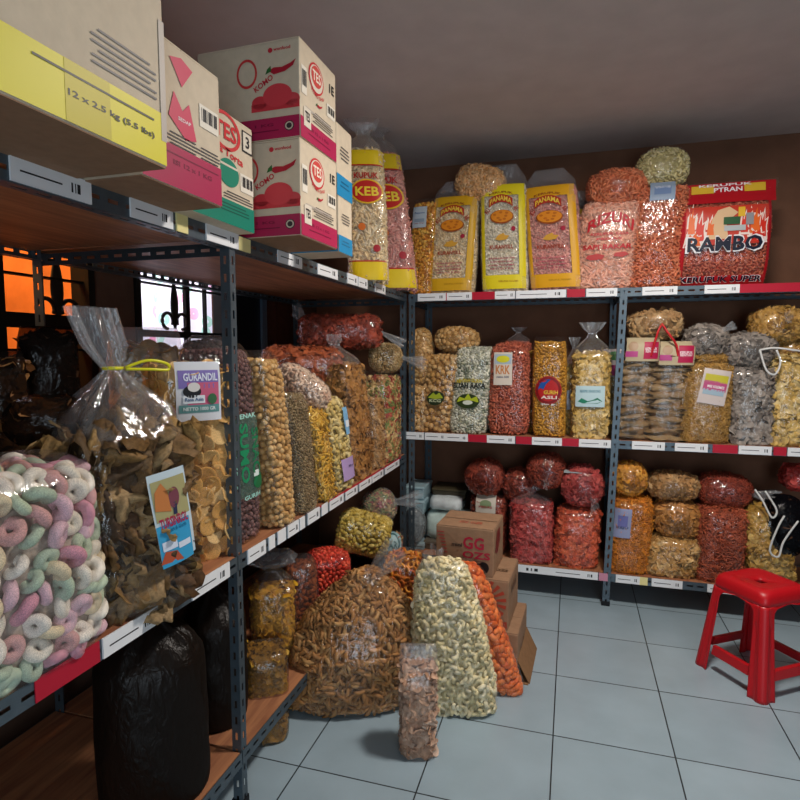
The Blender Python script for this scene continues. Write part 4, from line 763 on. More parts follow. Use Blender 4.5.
# ================= middle shelf of the left rack =================
RINGS=food2(['#e3bcc6','#c3d1b4','#efe6d6','#d9a6a2','#e5d3b0','#b7c8b0','#f2e9dc','#d798a8','#efe4d0'],step=True,noise=30)
e,b=left('ring_snack_bag','clear bag of big pastel pink, green and cream puffed rings nearest the camera',.49,.975,84,446,d=.27,xf=-.93,rz=R90*.93,style='block',n=4,piece='ring',size=.054,mat=RINGS,core='#8d7d6b',fill=.95,film=clear(.05,gloss=1.2),single=95,pname='snack_ring',lump=.015)
m=MB(); P=[(x,y,b.h*1.0+.008*math.sin(x*40)) for x in np.linspace(-.24,.03,14) for y in (-.1,-.02)]; m.add(P,[(2*i,2*i+1,2*i+3,2*i+2) for i in range(13)]); m.build('seam_tape',plain('#d81f6a',.3),e,True,0,.004)
SKIN=food2(['#7d5f38','#a5834f','#3a2818','#b8986a','#54391f','#8d6b3d'],noise=16)
e,b=left('skin_cracker_bag','big tied clear bag of brown skin crackers with a yellow tie and a blue label',.965,1.265,116,306,d=.25,xf=-.905,rz=R90*.78,style='tie',n=3.2,piece='skin',size=.125,mat=SKIN,core='#2e2013',fill=.58,single=80,pname='skin_cracker',neck=.1,flare=.3,neck_at=.5,tie=plain('#d8d22a',.3),lean=(.0,.03),pleat=.19,film=FILM,dens=1.15,tuft_lean=-.22,loff=.014)
m=MB(); ox,oy=b.off(b.neck); zt=b.neck*b.h+.008; m.tube([(ox+.045*t+.02,oy-.02-.0*t,zt+.014*math.sin(PI*t)+.0) for t in np.linspace(0,1,2)],.004,6)
ribbon(e,[(ox+.02,oy-.02,zt),(ox+.07,oy-.03,zt+.016),(ox+.12,oy-.03,zt+.008),(ox+.125,oy-.03,zt-.008),(ox+.08,oy-.03,zt-.006),(ox+.02,oy-.02,zt-.004)],plain('#d8d22a',.3),.004,'tie_loop')
o=label_on(e,b,.045,b.h*.315,.098,.215,plain('#c3d3da',.4),ang=.12); pr(o,b,'rect',0.040,b.h*.375,.088,.095,'#a7a071',ang=.12); pr(o,b,'poly',0.020,b.h*.38,.04,.07,'#c27a45',4,pts=[(-.5,-.4),(.5,-.5),(.3,.2),(-.1,.5),(-.5,.2)],name='print'); pr(o,b,'ellipse',0.048,b.h*.375,.028,.05,'#7a4450',4,name='print'); pr(o,b,'rect',0.050,b.h*.34,.01,.03,'#2f3550',4)
pr(o,b,'rect',0.048,b.h*.225,.088,.1,'#3a9cc9',ang=.12); pr(o,b,'text',0.045,b.h*.30,.075,.024,'#a8234a',4,ang=.12,text='TURSINROL'); pr(o,b,'text',0.047,b.h*.272,.06,.012,'#1d6a8f',4,ang=.12,text='Renyah & Gurih'); pr(o,b,'rect',0.030,b.h*.222,.038,.022,'#d3dcea',4,ang=.12); pr(o,b,'rect',0.070,b.h*.215,.035,.014,'#d3dcea',4,ang=.12); pr(o,b,'poly',0.035,b.h*.183,.06,.028,'#b5563a',4,pts=[(-.5,-.5),(.5,-.5),(.2,.4),(-.3,.5)],name='print')
COIN=food2(['#e6ad58','#efc078','#d89a48','#f3cd8c'],noise=26)
e,b=gen('coin_cracker_bag','bag of golden coin crackers with a violet and pink label, left of the front post',150,232,347,ZL,'x',-1.02,.17,rz=R90*.6,style='block',n=3.4,piece='coin',size=.058,mat=COIN,core='#6d4413',fill=.9,single=95,pname='coin_cracker',dens=1.05,vm=470)
o=label_on(e,b,-.0,b.h*.80,.125,.165,plain('#d5d8de',.4)); pr(o,b,'rect',0,b.h*.855,.112,.05,'#7d6fb0'); pr(o,b,'text',.005,b.h*.865,.095,.022,'#dfe3f2',4,text='GURANDIL'); pr(o,b,'rect',.012,b.h*.79,.088,.062,'#c4607f'); pr(o,b,'ellipse',-.02,b.h*.80,.05,.035,'#23262b',4,name='print'); pr(o,b,'ellipse',-.015,b.h*.82,.034,.026,'#d9d6d2',5,name='print'); pr(o,b,'rect',-.015,b.h*.765,.06,.022,'#dde4ea',4); pr(o,b,'text',-.015,b.h*.765,.05,.01,'#3f5f86',5,text='Rasa Asin'); pr(o,b,'ellipse',.036,b.h*.765,.026,.03,'#3d6b4a',5,name='print'); pr(o,b,'rect',0,b.h*.722,.112,.022,'#5f8f8f'); pr(o,b,'text',.0,b.h*.722,.09,.01,'#d9e4e4',4,text='NETTO 1000 GR')
# back row of the near bay
gen('snack_bag','dark brown bag standing upright against the orange window panes',22,76,326,ZL,'x',-1.42,.13,style='block',piece='flake',size=.06,mat=DBROWN,core='#160d08',fill=.96,film=FILM_DARK,vm=370)
gen('snack_bag','reddish brown bag at the left edge, leaning on the dark bag',-28,24,351,ZL,'x',-1.40,.12,style='block',piece='flake',size=.06,mat=BROWN,core='#3f2412',fill=.96,film=FILM_DARK,vm=400)
lying('snack_bag','brown bag lying low behind the ring bag and its pink seam',-20,62,398,450,.98,axis='x',tiltz=.75,d=.15,n=2.5,piece='flake',size=.06,mat=BROWN,core='#3f2412',film=FILM_DARK)
gen('snack_bag','hazy bag of amber coin crackers behind the yellow tie',112,182,327,ZL,'x',-1.36,.15,style='block',piece='coin',size=.06,mat=LORANGE,core='#5e3a12',fill=.9,film=FILM_HAZY,vm=370)
gen('snack_bag','hazy bag of grey-brown balls behind the front post',176,238,335,ZL,'x',-1.36,.15,style='dome',piece='ball',size=.022,mat=food(['#8a7a74','#9a8b85','#6f605b']),core='#4a3f3b',fill=.97,film=FILM_HAZY,vm=370)
# far bay, front row
e,b=left('ball_snack_bag','tall bag of dark cocoa balls with green and teal lettering behind the front post',1.505,1.69,247,344,d=.19,xf=-.972,lean=(-.045,0),style='block',n=4,piece='ball',size=.017,mat=PURP,core='#2e1c1c',fill=.97)
for (cz,w,txt) in ((.50,.055,'SUMO'),):pass
G='#1f7a55'; o=pr(e,b,'rect',-.005,b.h*.44,b.w*.66,b.h*.40,clear(.22,'#cfe6de',hz='#9fd0c0'),2,name='print_panel')
pr(o,b,'text',-.03,b.h*.46,b.h*.3,.045,'#1d8a5c',3,ang=-R90,text='SUMO'); pr(o,b,'text',.035,b.h*.43,b.h*.3,.045,'#15754e',3,ang=-R90,text='SNACK'); pr(o,b,'text',0,b.h*.645,b.w*.5,.015,'#9fd6c9',3,text='ENAK'); pr(o,b,'text',-.075,b.h*.38,b.h*.28,.016,'#8fc7bb',3,ang=-R90,text='COKELAT'); pr(o,b,'text',0,b.h*.235,b.w*.5,.014,'#9fd6c9',3,text='GURIH'); pr(o,b,'ellipse',.04,b.h*.30,.06,.045,'#1f6a3f',3,name='print'); pr(o,b,'rect',.03,b.h*.345,.03,.02,'#dce6e2',3)
left('ball_snack_bag','tall bag of beige round balls right of the cocoa balls',1.71,1.86,262,350,d=.2,lean=(-.10,0),style='block',n=4,piece='ball',size=.022,mat=NUTB,core='#7d5a2c',fill=.95)
left('snack_bag','shorter bag of fine grey-brown grains right of the beige balls',1.875,2.04,286,388,d=.2,lean=(-.09,0),style='block',n=4,piece='grain',size=.013,mat=GRAIN,core='#5a482b',fill=.96)
left('snack_bag','bag of straight yellow sticks, second bag left of the lavender label',2.06,2.22,314,405,d=.2,lean=(-.1,0),style='block',piece='fry',size=.06,mat=food(['#d6a63a','#c4912a','#e3bd5e']),core='#7d5a17',fill=.95)
e,b=left('snack_bag','bag of pale yellow curls with a lavender label low and a blue one high',2.24,2.44,332,393,d=.2,lean=(-.13,0),style='block',piece='curl',size=.04,mat=food(['#d9c07a','#c9ab5c','#e8d49a']),core='#8a6f33',fill=.97)
o=label_on(e,b,.0,b.h*.23,.13,.1,plain('#b99fd0',.5)); pr(o,b,'text',.02,b.h*.25,.05,.014,'#3f3560',text='250 gr'); o=label_on(e,b,.04,b.h*.73,.07,.12,plain('#7fb3d9',.5)); pr(o,b,'rect',.04,b.h*.70,.05,.03,'#e6edf2')
left('snack_bag','tied bag of brown flaky crackers between the lavender label and the mixed bag',2.45,2.72,352,335,d=.24,style='tie',fill=.80,piece='flake',size=.055,mat=food(['#9a6a34','#b07c40','#845626']),core='#4a2e12',lean=(-.14,0),neck=.12,flare=.3)
left('snack_bag','thin tan bag between the brown flaky bag and the mixed red-green bag',2.745,2.89,378,392,d=.18,style='block',piece='flake',size=.04,mat=TAN,core='#6d4a22',lean=(-.03,0))
left('snack_bag','bag of mixed tan, red and green crackers against the far post',2.915,3.2,388,370,d=.2,style='block',piece='chip',size=.04,mat=MIX,core='#5e4630')
# lying on the far bay
e,b=lying('snack_bag','big reddish brown bag lying on top at the back, under the top board',290,374,312,350,2.75,axis='x',d=.24,tiltz=.3,n=2.8,style='roll',piece='flake',size=.05,mat=REDBR,core='#3f140b'); tuft(e,(0,0,b.h*.98),(.5,0,1),.14,.02,.05,seed=9); tuft(e,(-.06,.02,.02),(-.6,.3,-.5),.08,.03,.06,seed=3)
lying('snack_bag','rust red bag of shrimp flakes lying across the tops of the middle bags',252,333,345,388,2.3,axis='x',d=.2,tiltz=.4,n=2.8,style='roll',piece='flake',size=.05,mat=food(['#a04a22','#b85e33','#8a3a18']),core='#4a1a0c')
lying('snack_bag','pinkish white cracker bag slumped over the grain and stick bags',268,332,371,404,2.03,axis='x',d=.16,tiltz=.3,roll=.62,n=2.4,piece='curl',size=.03,mat=food(['#d9b79c','#e3c8ae','#c79c80']),core='#a58468',film=clear(.07))
e,b=lying('snack_bag','bag of tan seeds lying by the corner post with its film tail flared right',362,398,342,374,2.98,axis='x',d=.2,tiltz=.2,n=2.4,piece='nut',size=.02,mat=food(['#b89a6a','#a08250','#cdb487']),core='#6d562f'); tuft(e,(0,0,b.h*.98),(.25,-.1,1),.13,.02,.06,seed=5)
# ================= under the middle shelf of the left rack =================
BLK=clear(.8,'#1b1714',hz='#241c17',gloss=.3,rough=.35)
for u0,u1,vt,val,lab in ((95,205,592,1.17,'large black plastic sack tied in a pleated knot under the ring and skin cracker bags'),(182,246,572,1.5,'smaller black tied sack just left of the front post under the shelf')):
    gen('plastic_sack',lab,u0,u1,vt,ZB,'y',val,.22,cat='sack',style='tie',fill=.66,n=2.5,piece='flake',size=.06,mat=DBROWN,core='#0c0907',film=BLK,pleat=.13,neck=.1,flare=.35,limit=0,neck_at=.55,vm=640)
gen('snack_bag','dim hazy bag of yellow strips right of the front post under the shelf',250,296,556,ZB,'y',1.92,.16,style='tie',fill=.66,piece='flake',size=.05,mat=food(['#e0aa2a','#edbb40','#c8921e']),core='#7d5c14',film=clear(.05,'#e0d8cc'),neck=.5,flare=.7,vm=620)
gen('snack_bag','dim bag of rust brown bits behind the yellow strips under the shelf',284,318,560,ZB,'y',2.12,.16,style='dome',fill=.9,piece='grain',size=.03,mat=food(['#b8622c','#c9763a','#9a4e20']),core='#6f3618',film=clear(.06,'#d8ccc0'),vm=620)
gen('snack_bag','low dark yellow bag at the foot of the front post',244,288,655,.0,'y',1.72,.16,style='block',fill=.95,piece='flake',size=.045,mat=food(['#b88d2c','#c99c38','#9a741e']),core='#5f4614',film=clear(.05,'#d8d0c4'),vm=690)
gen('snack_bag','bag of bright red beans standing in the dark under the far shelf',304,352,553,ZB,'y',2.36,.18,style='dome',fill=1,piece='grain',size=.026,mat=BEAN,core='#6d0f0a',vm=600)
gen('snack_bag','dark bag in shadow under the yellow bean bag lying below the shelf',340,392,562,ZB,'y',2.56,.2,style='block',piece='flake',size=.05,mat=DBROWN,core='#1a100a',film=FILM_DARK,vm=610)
lying('snack_bag','bag of yellow beans lying on its side below the middle shelf',330,385,517,561,2.5,axis='x',roll=.22,d=.2,tiltz=.25,n=2.8,style='roll',piece='nut',size=.026,mat=food(['#cdb04e','#b89a3a','#e0c873']),core='#7d6a24')
e,b=lying('snack_bag','bag of mixed brown crackers below the shelf end with a crumpled film tail',356,392,494,528,2.86,axis='x',roll=-.3,d=.2,tiltz=.2,n=2.4,piece='chip',size=.04,mat=MIX,core='#3f2c1a',film=FILM_HAZY); tuft(e,(0,0,b.h*.95),(.1,-.1,1),.14,.03,.07,seed=8)
e,b=gen('snack_bag','bag with a pale teal badge low beside the corner post',374,403,536,ZB,'y',2.84,.16,style='block',piece='chip',size=.04,mat=MIX,core='#2e2014',vm=590)
o=pr(e,b,'ellipse',.02,b.h*.83,.1,.13,'#9fc0c3',2,name='badge'); pr(o,b,'ringshape',.02,b.h*.83,.085,.11,'#2f6a6f',3,name='print'); pr(o,b,'text',.02,b.h*.83,.07,.04,'#2f6a6f',3,text='SARI')
# ================= on the floor in front =================
BARK=food(['#a4713e','#b9844c','#875a30','#c99a60'])
e,b=gen('snack_bag','large bulging bag of knobbly brown sticks in front of the far left bay',276,424,586,0,'y',1.93,.34,style='sack',fill=1,n=2.3,lean=18,piece='bark',size=.058,mat=BARK,core='#3a2412',neck=.32,flare=.36,neck_at=.5,dens=1.05,limit=1200,lump=.03,vm=680); tuft(e,(b.lean[0]+.02,-.02,b.h*.985),(.5,-.1,.55),.15,.05,.10,TOPFILM,seed=6)
CASH=food(['#e8d9ac','#dccb97','#f1e6c4'])
e,b=gen('snack_bag','tall leaning bag of cream cashew-shaped puffs in front of the cartons',410,500,566,0,'y',2.06,.2,style='taper',fill=1,n=3,lean=-14,piece='curl',size=.04,mat=CASH,core='#b8a672',vm=690); tuft(e,(b.lean[0]-.03,-.01,b.h*.95),(-.15,-.05,1),.06,.055,.075,TOPFILM,seed=12)
gen('snack_bag','bright orange puff bag leaning behind the cream cashew-shaped puffs',488,526,566,0,'y',2.25,.15,style='dome',fill=.97,n=3,lean=-46,piece='nut',size=.034,mat=food(['#e06a2a','#ea8344','#cf5518']),core='#9a3a0c',vm=690)
gen('snack_bag','bag of orange loops behind the brown sticks and the cashew puffs',388,434,553,0,'y',2.40,.16,style='dome',fill=.97,lean=-8,piece='loop',size=.045,mat=food(['#dd8a22','#ea9f3c','#c97414','#c05a22']),core='#7d4a0c',vm=640)
gen('snack_bag','small clear bag of pale pink and tan crackers at the foot of the cashew puffs',398,438,652,0,'y',1.80,.13,style='flap',fill=.8,piece='chip',size=.05,mat=food(['#c9a184','#b98a6a','#d9b8a0']),core='#7d5f4a',vm=690)

# ================= cartons =================
class Face:
    def __init__(s,f): s.front=f
def carton(label,x0,x1,y0,y1,z0,z1,mat,rz=0,group=None,name='carton'):
    cx,cy=(x0+x1)/2,(y0+y1)/2; e=tag(empty(name,(cx,cy,z0),(0,0,rz)),label,'box',group); w,d,h=x1-x0,y1-y0,z1-z0
    m=MB(); m.box((-w/2,-d/2,0),(w/2,d/2,h-.0035)); m.build('carton_body',mat,e,False,.004)
    m=MB(); 
    for s in (0,1): m.box((-w/2+.002,(-d/2+.002,.001)[s],h-.0035),(w/2-.002,(-.001,d/2-.002)[s],h))
    m.build('top_flap',mat,e)
    F=Face(lambda a,c,l:(a,-d/2-.0006-.0005*l,c)); R=Face(lambda a,c,l:(w/2+.0006+.0005*l,a,c)); T=Face(lambda a,c,l:(a,c,h+.0006+.0005*l)); U=Face(lambda a,c,l:(a,c,-.0006-.0005*l))
    return e,F,R,T,w,d,h
MAG='#ad2350'; GRN='#12806a'; YELB='#e0d31f'
def lines(e,F,cx,cz,w,n,dz,c='#4a4446'):
    for i in range(n): pr(e,F,'rect',cx,cz-i*dz,w*(1 if i%3 else .8),dz*.35,c,2,name='lettering')
def barcode(e,F,cx,cz,w,h):
    o=pr(e,F,'rect',cx,cz,w*1.3,h*1.4,'#e6dfd0',2,name='print')
    for i in range(9): pr(o,F,'rect',cx-w/2+w*i/8,cz+h*.1,w*(.03+.05*((i*7)%3)),h*.8,'#2b2728',3,name='print')
def chili(e,F,cx,cz,s,c='#b01f33'):
    pr(e,F,'poly',cx,cz,s,s*.42,c,3,pts=[(-.5,-.1),(-.3,-.42),(.1,-.3),(.4,.05),(.5,.5),(.3,.25),(0,.05),(-.3,.1)],name='print'); pr(e,F,'poly',cx-s*.5,cz-.02*s,s*.22,s*.25,'#2f6a35',4,pts=[(-.5,-.5),(.5,-.2),(.4,.5),(-.2,.1)],name='print')
def tomato(e,F,cx,cz,w,h):
    for a,b_,k,c in ((-.32,-.2,.34,'#cf3b44'),(.34,-.22,.34,'#d14a50'),(.05,.0,.6,'#d6434c')): pr(e,F,'ellipse',cx+a*w,cz+b_*h,w*k,h*k*1.5,c,3+(k>.5),name='print')
    pr(e,F,'rect',cx,cz-h*.4,w,h*.3,'#cf3b44',3,name='print')
ztop=ZT+.30
e,F,R,T,w,d,h=carton('white carton with a yellow band and weight lettering, nearest on the top board',-1.10,-.725,.44,.925,ZT,ztop,CARD_W)
m=MB(); m.box((-w/2+.002,-d/2+.002,-.0015),(w/2-.002,d/2-.002,.0005)); m.build('carton_bottom',CARD,e)
pr(e,R,'rect',0,h*.16,d*.99,h*.3,YELB,1,name='yellow_band'); pr(e,R,'rect',d*.13,h*.16,d*.18,h*.3,'#c9b913',2,name='print')
pr(e,R,'text',d*.24,h*.15,d*.38,h*.042,'#2a2a1a',3,text='12 x 2.5 kg (5.5 lbs)'); pr(e,R,'rect',d*.18,h*.245,d*.5,h*.012,'#2a2a1a',3,name='lettering'); pr(e,R,'rect',d*.485,h*.5,d*.03,h*.7,'#b7aca0',2,name='print')
lines(e,R,d*.3,h*.55,d*.3,6,h*.035)
e,F,R,T,w,d,h=carton('white carton with a magenta band, barcode and pink emblem, second on the top board',-1.13,-.795,.94,1.203,ZT,ZT+.29,CARD_W)
m=MB(); m.box((-w/2+.002,-d/2+.002,-.0015),(w/2-.002,d/2-.002,.0005)); m.build('carton_bottom',CARD,e)
pr(e,R,'rect',0,h*.15,d*.99,h*.29,MAG,1,name='magenta_band'); pr(e,R,'text',d*.1,h*.18,d*.5,h*.035,'#7d123a',2,text='ISI 12 x 1 KG'); pr(e,R,'rect',d*.1,h*.235,d*.7,h*.01,'#7d123a',2,name='lettering')
pr(e,R,'poly',-d*.02,h*.52,d*.34,h*.3,'#cf3a5c',2,pts=[(-.5,-.1),(-.3,.5),(0,.15),(.25,.4),(.5,-.4),(.1,-.5)],name='print'); pr(e,R,'poly',-d*.02,h*.83,d*.28,h*.2,'#cf3a5c',2,pts=[(-.5,.3),(0,-.5),(.5,.3),(0,.5)],name='print'); pr(e,R,'text',-.0,h*.5,d*.16,h*.025,'#efd9dc',3,text='SEDAP')
barcode(e,R,d*.33,h*.62,d*.2,h*.12); lines(e,R,-d*.02,h*.38,d*.4,4,h*.025); lines(e,R,d*.33,h*.38,d*.3,4,h*.025); pr(e,R,'text',-d*.33,h*.37,d*.07,h*.07,'#2b2728',2,text='B'); pr(e,R,'rect',-d*.27,h*.52,d*.01,h*.5,'#b01f4a',2,name='print')
z3=float(on('x',240,122,-.885)[2])
e,F,R,T,w,d,h=carton('white carton with a green band and green dome beside the chili carton',-1.15,-.885,1.215,1.497,ZT,z3,CARD_W)
pr(e,R,'rect',0,h*.115,d*.99,h*.22,GRN,1,name='green_band'); lines(e,R,d*.1,h*.185,d*.6,3,h*.03,'#0a5546'); pr(e,R,'ellipse',d*.06,h*.47,d*.34,h*.25,'#17836a',2,name='print'); pr(e,R,'rect',d*.06,h*.53,d*.3,h*.02,'#d9cfbd',3,name='print')
o=pr(e,R,'ringshape',d*.02,h*.83,d*.5,h*.34,'#cf3a3c',2,name='print'); pr(o,R,'text',d*.02,h*.83,d*.36,h*.15,'#cf2f34',3,text='TES'); pr(e,R,'text',d*.1,h*.64,d*.42,h*.07,'#cf3a3c',2,text='la Torta',ang=-.1)
o=pr(e,R,'rect',d*.39,h*.84,d*.18,h*.2,'#2b2728',2,name='print'); pr(o,R,'rect',d*.39,h*.84,d*.15,h*.17,'#dcd3c2',3); pr(o,R,'text',d*.39,h*.84,d*.07,h*.11,'#2b2728',4,text='3'); barcode(e,R,d*.37,h*.44,d*.18,h*.12); lines(e,R,d*.22,h*.30,d*.5,3,h*.025)
z4=float(on('y',300,137,1.55)[2]); X4=-.757
for lvl in (0,1):
    za=ZT if not lvl else z4+.001; zb=z4 if not lvl else z4+(z4-ZT)
    e,F,R,T,w,d,h=carton(('carton printed with chili and tomatoes above a magenta band, standing on the top board','upper carton with a magenta band stacked on the chili and tomato carton')[lvl],X4-.34,X4,1.55,1.80,za,zb,CARD_W,rz=(-.03,-.02)[lvl])
    m=MB(); m.box((-w/2+.002,-d/2+.002,-.0012),(w/2-.002,d/2-.002,.0005)); m.build('carton_bottom',CARD,e)
    for S,L in ((F,w),(R,d)): pr(e,S,'rect',0,h*.115,L*.99,h*.215,MAG,1,name='magenta_band'); pr(e,S,'text',0,h*.15,L*.5,h*.03,'#7d123a',2,text='ISI 12 x 1 KG'); pr(e,S,'rect',0,h*.09,L*.6,h*.012,'#7d123a',2,name='lettering')
    pr(e,F,'ellipse',w*.40,h*.12,w*.09,h*.1,'#3a3336',3,name='print'); pr(e,F,'ellipse',w*.40,h*.12,w*.075,h*.083,'#cbb9a8',4,name='print'); pr(e,F,'ellipse',w*.40,h*.12,w*.05,h*.055,'#3a3336',5,name='print')
    pr(e,F,'ellipse',w*.23,h*.9,w*.045,h*.05,'#c42a3a',2,name='print'); pr(e,F,'text',w*.34,h*.905,w*.16,h*.035,'#c42a3a',2,text='wonfood'); tomato(e,F,w*.27,h*.44,w*.46,h*.26)
    pr(e,F,'ringshape',w*.0,h*.7,w*.2,h*.3,'#cf3a3c',2,name='print'); pr(e,F,'text',w*.16,h*.58,w*.2,h*.06,'#c42a3a',2,ang=.5,text='KOMO'); chili(e,F,w*.34,h*.71,w*.26)
    pr(e,R,'rect',-d*.02,h*.34,d*.7,h*.03,'#b7aca0',2,name='print'); o=pr(e,R,'ellipse',-d*.08,h*.73,d*.4,h*.32,'#c9343a',2,name='print'); pr(o,R,'ellipse',-d*.08,h*.73,d*.35,h*.28,'#dcd3c2',3,name='print'); pr(o,R,'ellipse',-d*.08,h*.75,d*.28,h*.22,'#cf4a44',4,name='print'); pr(o,R,'text',-d*.08,h*.75,d*.22,h*.11,'#f0e3d0',5,text='TES')
    pr(e,R,'text',-d*.04,h*.57,d*.34,h*.035,'#c9343a',2,arc=-.01,text='KOMO CHILI'); barcode(e,R,d*.33,h*.52,d*.18,h*.1); barcode(e,R,-d*.4,h*.6,d*.1,h*.2); lines(e,R,d*.1,h*.36,d*.56,5,h*.025); chili(e,R,-d*.0,h*.47,d*.16); pr(e,R,'rect',-d*.33,h*.24,d*.18,h*.2,'#dcd3c2',3,name='print'); pr(e,R,'text',-d*.33,h*.25,d*.12,h*.1,'#2b2728',4,text='TES'); pr(e,R,'text',d*.36,h*.78,d*.14,h*.1,'#2b2728',2,text='1E')
for lvl,(v0,v1,y1) in enumerate(((196,262,1.96),(146,192,1.975))):
    za=ZT if not lvl else z6+.001; z6=float(on('y',342,195,1.84)[2]) if not lvl else z6; zb=z6 if not lvl else z6+.24
    e,F,R,T,w,d,h=carton(('pale carton with a bright blue band, lower of the pair behind the chili carton','pale carton with a bright blue band, upper of the pair behind the chili carton')[lvl],-1.1,(-.765,-.77)[lvl],1.835,y1,za,zb,CARD_W)
    for S,L in ((F,w),(R,d)): pr(e,S,'rect',0,h*.16,L*.99,h*.3,'#1f86b8',1,name='blue_band'); lines(e,S,0,h*.22,L*.6,2,h*.06,'#155f86')
    lines(e,R,0,h*.7,d*.6,4,h*.05); 
# brown carton stack on the floor
KR='#a8203a'
def cbox(label,x0,x1,y0,d,z0,z1,rz): return carton(label,x0,x1,y0,y0+d,z0,z1,CARD,rz,'brown cartons stacked on the floor')
e,F,R,T,w,d,h=cbox('brown carton lettered in red with a black blob, topmost of the floor stack',-.553,-.298,2.42,.25,.432,.642,-.05)
pr(e,F,'text',w*.16,h*.68,w*.36,h*.26,'#a8203a',2,text='GG'); pr(e,F,'text',w*.21,h*.43,w*.48,h*.15,'#a8203a',2,text='OZS'); pr(e,F,'text',-w*.13,h*.62,w*.18,h*.08,'#2b2020',2,text='mini'); pr(e,F,'text',-w*.08,h*.5,w*.1,h*.04,'#8a5a3c',2,text='isi 10'); pr(e,F,'ellipse',w*.22,h*.17,w*.2,h*.22,'#1b1414',2,name='print'); pr(e,F,'ellipse',w*.34,h*.19,w*.18,h*.24,'#1b1414',3,name='print'); pr(e,F,'rect',w*.25,h*.31,w*.18,h*.02,'#6d4a3c',2,name='lettering')
for q in range(7): pr(e,F,'rect',-w*.42+q*.004,h*(.86-.07*q),w*.13-q*.003,h*.025,'#a8403a',2,name='print')
pr(e,T,'text',w*.05,-d*.2,w*.4,d*.12,'#b0543f',2,text='GG OZS'); pr(e,T,'rect',0,-d*.02,w*.96,d*.02,'#5f4530',2,name='print'); pr(e,R,'poly',-d*.1,h*.62,d*.5,h*.5,'#6d2420',2,pts=[(-.5,-.3),(-.2,.5),(.4,.5),(.5,0),(0,-.5)],name='print')
e,F,R,T,w,d,h=cbox('brown carton with red rays, second in the floor stack',-.50,-.228,2.40,.29,.216,.431,-.05)
for q in range(9):
    a=-.9+q*.35; pr(e,F,'poly',w*.12+.05*math.cos(a),h*.55+.05*math.sin(a),.09,.016,'#a8402c',2,ang=a,pts=[(-.5,0),(.5,-.5),(.5,.5)],name='print')
pr(e,F,'rect',w*.1,h*.1,w*.76,h*.14,'#a33a2a',2,name='print'); pr(e,R,'rect',0,h*.7,d*.5,h*.2,'#7d5a3c',2,name='print'); pr(e,R,'text',0,h*.7,d*.4,h*.08,'#4a2a1c',3,text='GG'); pr(e,T,'text',w*.32,-d*.1,w*.2,d*.1,'#4a3423',2,text='OZS')
e,F,R,T,w,d,h=cbox('plain brown carton, lowest of the floor stack',-.50,-.185,2.38,.32,.0,.215,-.04)
pr(e,R,'text',0,h*.5,d*.4,h*.1,'#5f4026',2,text='GG OZS')
m=MB(); m.box((w/2,-d/2,.0),(w/2+.045,d/2,.004)); V=[(w/2,-d/2,.1),(w/2+.05,-d/2+.01,0),(w/2+.05,d/2,0),(w/2,d/2,.1)]; m.add(V,[(0,1,2,3)]); m.build('loose_flap',CARD_DK,e,False,0,.003)

# ================= stool =================
A=on('z',693,662,0); N=on('z',762,706,0); A[2]=N[2]=0
v=N-A; S=float(np.linalg.norm(v)); ang=math.atan2(v[1],v[0]); perp=np.array([-v[1],v[0],0]); cen=(A+N)/2+perp/2
RP=plain('#b5101b',.38,0,.4,.12,6,.06)
st=tag(empty('stool',(cen[0],cen[1],0),(0,0,ang)),'red moulded plastic stool on the tiled floor at the right','stool')
HS=.43; TOPS=.245; rc=.045
def half(z): return (S*(1-z/HS)+TOPS*z/HS)/2
zo=.375
for ix,iy in ((-1,-1),(1,-1),(1,1),(-1,1)):
    m=MB(); nz=30; lw=.068
    for side in (0,1):
        V=[];F=[]; n=7
        for i in range(nz+1):
            z=zo*i/nz+0.; z=z if i<nz else zo; H=half(z); ow=H-(lw-.012*z/HS*2); 
            if z>zo-.05: ow=ow*max(0,1-((z-(zo-.05))/.05)**3)**.4
            for k in range(n):
                t=k/(n-1); a=ow+(H-rc*.6-ow)*t; rib=.006*math.sin(t*PI)*(1 if z<zo-.08 else .3)
                p=(ix*a,iy*(H-rib),z) if side==0 else (ix*(H-rib),iy*a,z); V.append(p)
        F=[(i*n+k,i*n+k+1,(i+1)*n+k+1,(i+1)*n+k) for i in range(nz) for k in range(n-1)]; m.add(V,F)
    V=[];n=6
    for i in range(nz+1):
        z=zo*i/nz; H=half(z)
        for k in range(n):
            a=R90*k/(n-1); V.append((ix*(H-rc*.6+rc*.6*math.sin(a)),iy*(H-rc*.6+rc*.6*math.cos(a)),z))
    m.add(V,[(i*n+k,i*n+k+1,(i+1)*n+k+1,(i+1)*n+k) for i in range(nz) for k in range(n-1)])
    H=half(0); g=.012
    m.build('leg',RP,st,True,0,.006)
def rrect(H,r,n=8):
    out=[]
    for q,(sx,sy) in enumerate(((1,1),(-1,1),(-1,-1),(1,-1))):
        for k in range(n):
            a=R90*q+R90*k/(n-1); out.append((sx*(H-r)+r*math.cos(a),sy*(H-r)+r*math.sin(a)))
    return out
m=MB(); rings=[]
for H,r,z in ((half(zo),rc*.6,zo-.002),(half(.39),rc*.6,.39),(half(.405),rc*.65,.405),(half(.42)-.002,rc*.8,.42),(half(.43)-.012,rc,.4295),(half(.43)-.03,rc*.9,.432),(half(.43)-.05,rc*.8,.426)): rings.append([(x,y,z) for x,y in rrect(H,r)])
for rad,z in ((.07,.424),(.028,.422),(.024,.412)):
    rings.append([(rad*math.cos(math.atan2(y,x)),rad*math.sin(math.atan2(y,x)),z) for x,y,_ in rings[4]])
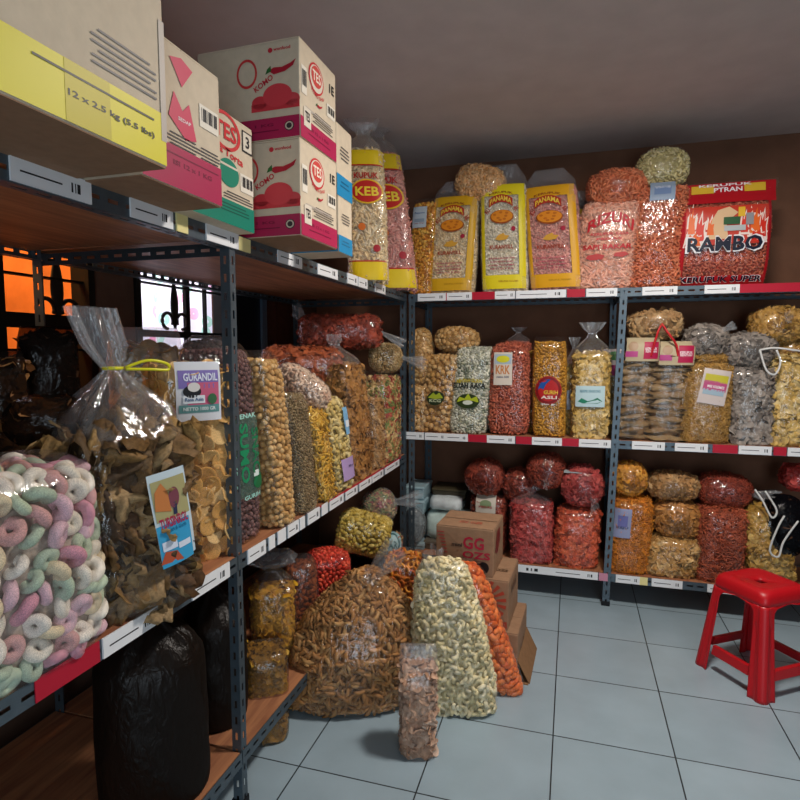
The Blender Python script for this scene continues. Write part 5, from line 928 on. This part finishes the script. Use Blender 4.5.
n=len(rings[0]); V=[p for R_ in rings for p in R_]; m.add(V,[(i*n+k,i*n+(k+1)%n,(i+1)*n+(k+1)%n,(i+1)*n+k) for i in range(len(rings)-1) for k in range(n)]); m.build('seat',RP,st,True,0,.004)
for q in range(4):
    a=R90*q; H=half(.095); c_,s_=math.cos(a),math.sin(a); m=MB(); H2=half(.13)
    pts=[(-H+.07,-H+.003,.078),(H-.07,-H+.003,.078),(H-.07,-H+.014,.078),(-H+.07,-H+.014,.078),(-H2+.07,-H2+.003,.118),(H2-.07,-H2+.003,.118),(H2-.07,-H2+.022,.118),(-H2+.07,-H2+.022,.118)]
    m.add([(x*c_-y*s_,x*s_+y*c_,z) for x,y,z in pts],[(3,2,1,0),(4,5,6,7),(0,1,5,4),(1,2,6,5),(2,3,7,6),(3,0,4,7)]); m.build('stretcher',RP,st,False,.002)

# ================= light =================
def area(name,loc,rot,sx,sy,e,c):
    L=bpy.data.lights.new(name,'AREA'); L.shape='RECTANGLE'; L.size=sx; L.size_y=sy; L.energy=e; L.color=c; o=bpy.data.objects.new(name,L); col.objects.link(o); o.location=loc; o.rotation_euler=rot; return o
area('ceiling_lamp_light',(.45,1.9,CEIL-.06),(0,0,0),.28,.28,46,(1,.92,.84))
area('doorway_light',(.9,-1.9,1.1),(R90,0,-.12),1.3,1.9,42,(.76,.89,1.0))
area('alley_light',(-2.15,.95,2.6),(.8,0,0),.4,.5,34,(1,.46,.14))
area('alley_daylight',(-2.7,2.3,2.3),(0,-R90*.8,0),.8,1.0,60,(.86,.88,1.0))
w=bpy.data.worlds.new('World'); bpy.context.scene.world=w; w.use_nodes=True; bg=w.node_tree.nodes['Background']; bg.inputs[0].default_value=(.62,.75,.95,1); bg.inputs[1].default_value=.09
sc=bpy.context.scene; sc.view_settings.view_transform='Standard'; sc.view_settings.look='None'; sc.view_settings.exposure=0; sc.cycles.transparent_max_bounces=14; sc.cycles.max_bounces=8
ca=bpy.data.cameras.new('camera'); co=bpy.data.objects.new('camera',ca); col.objects.link(co); co.location=(0,0,1.4); co.rotation_euler=(R90-PITCH,0,YAW); ca.sensor_width=36; ca.lens=FPX/800*36; ca.clip_start=.02; sc.camera=co
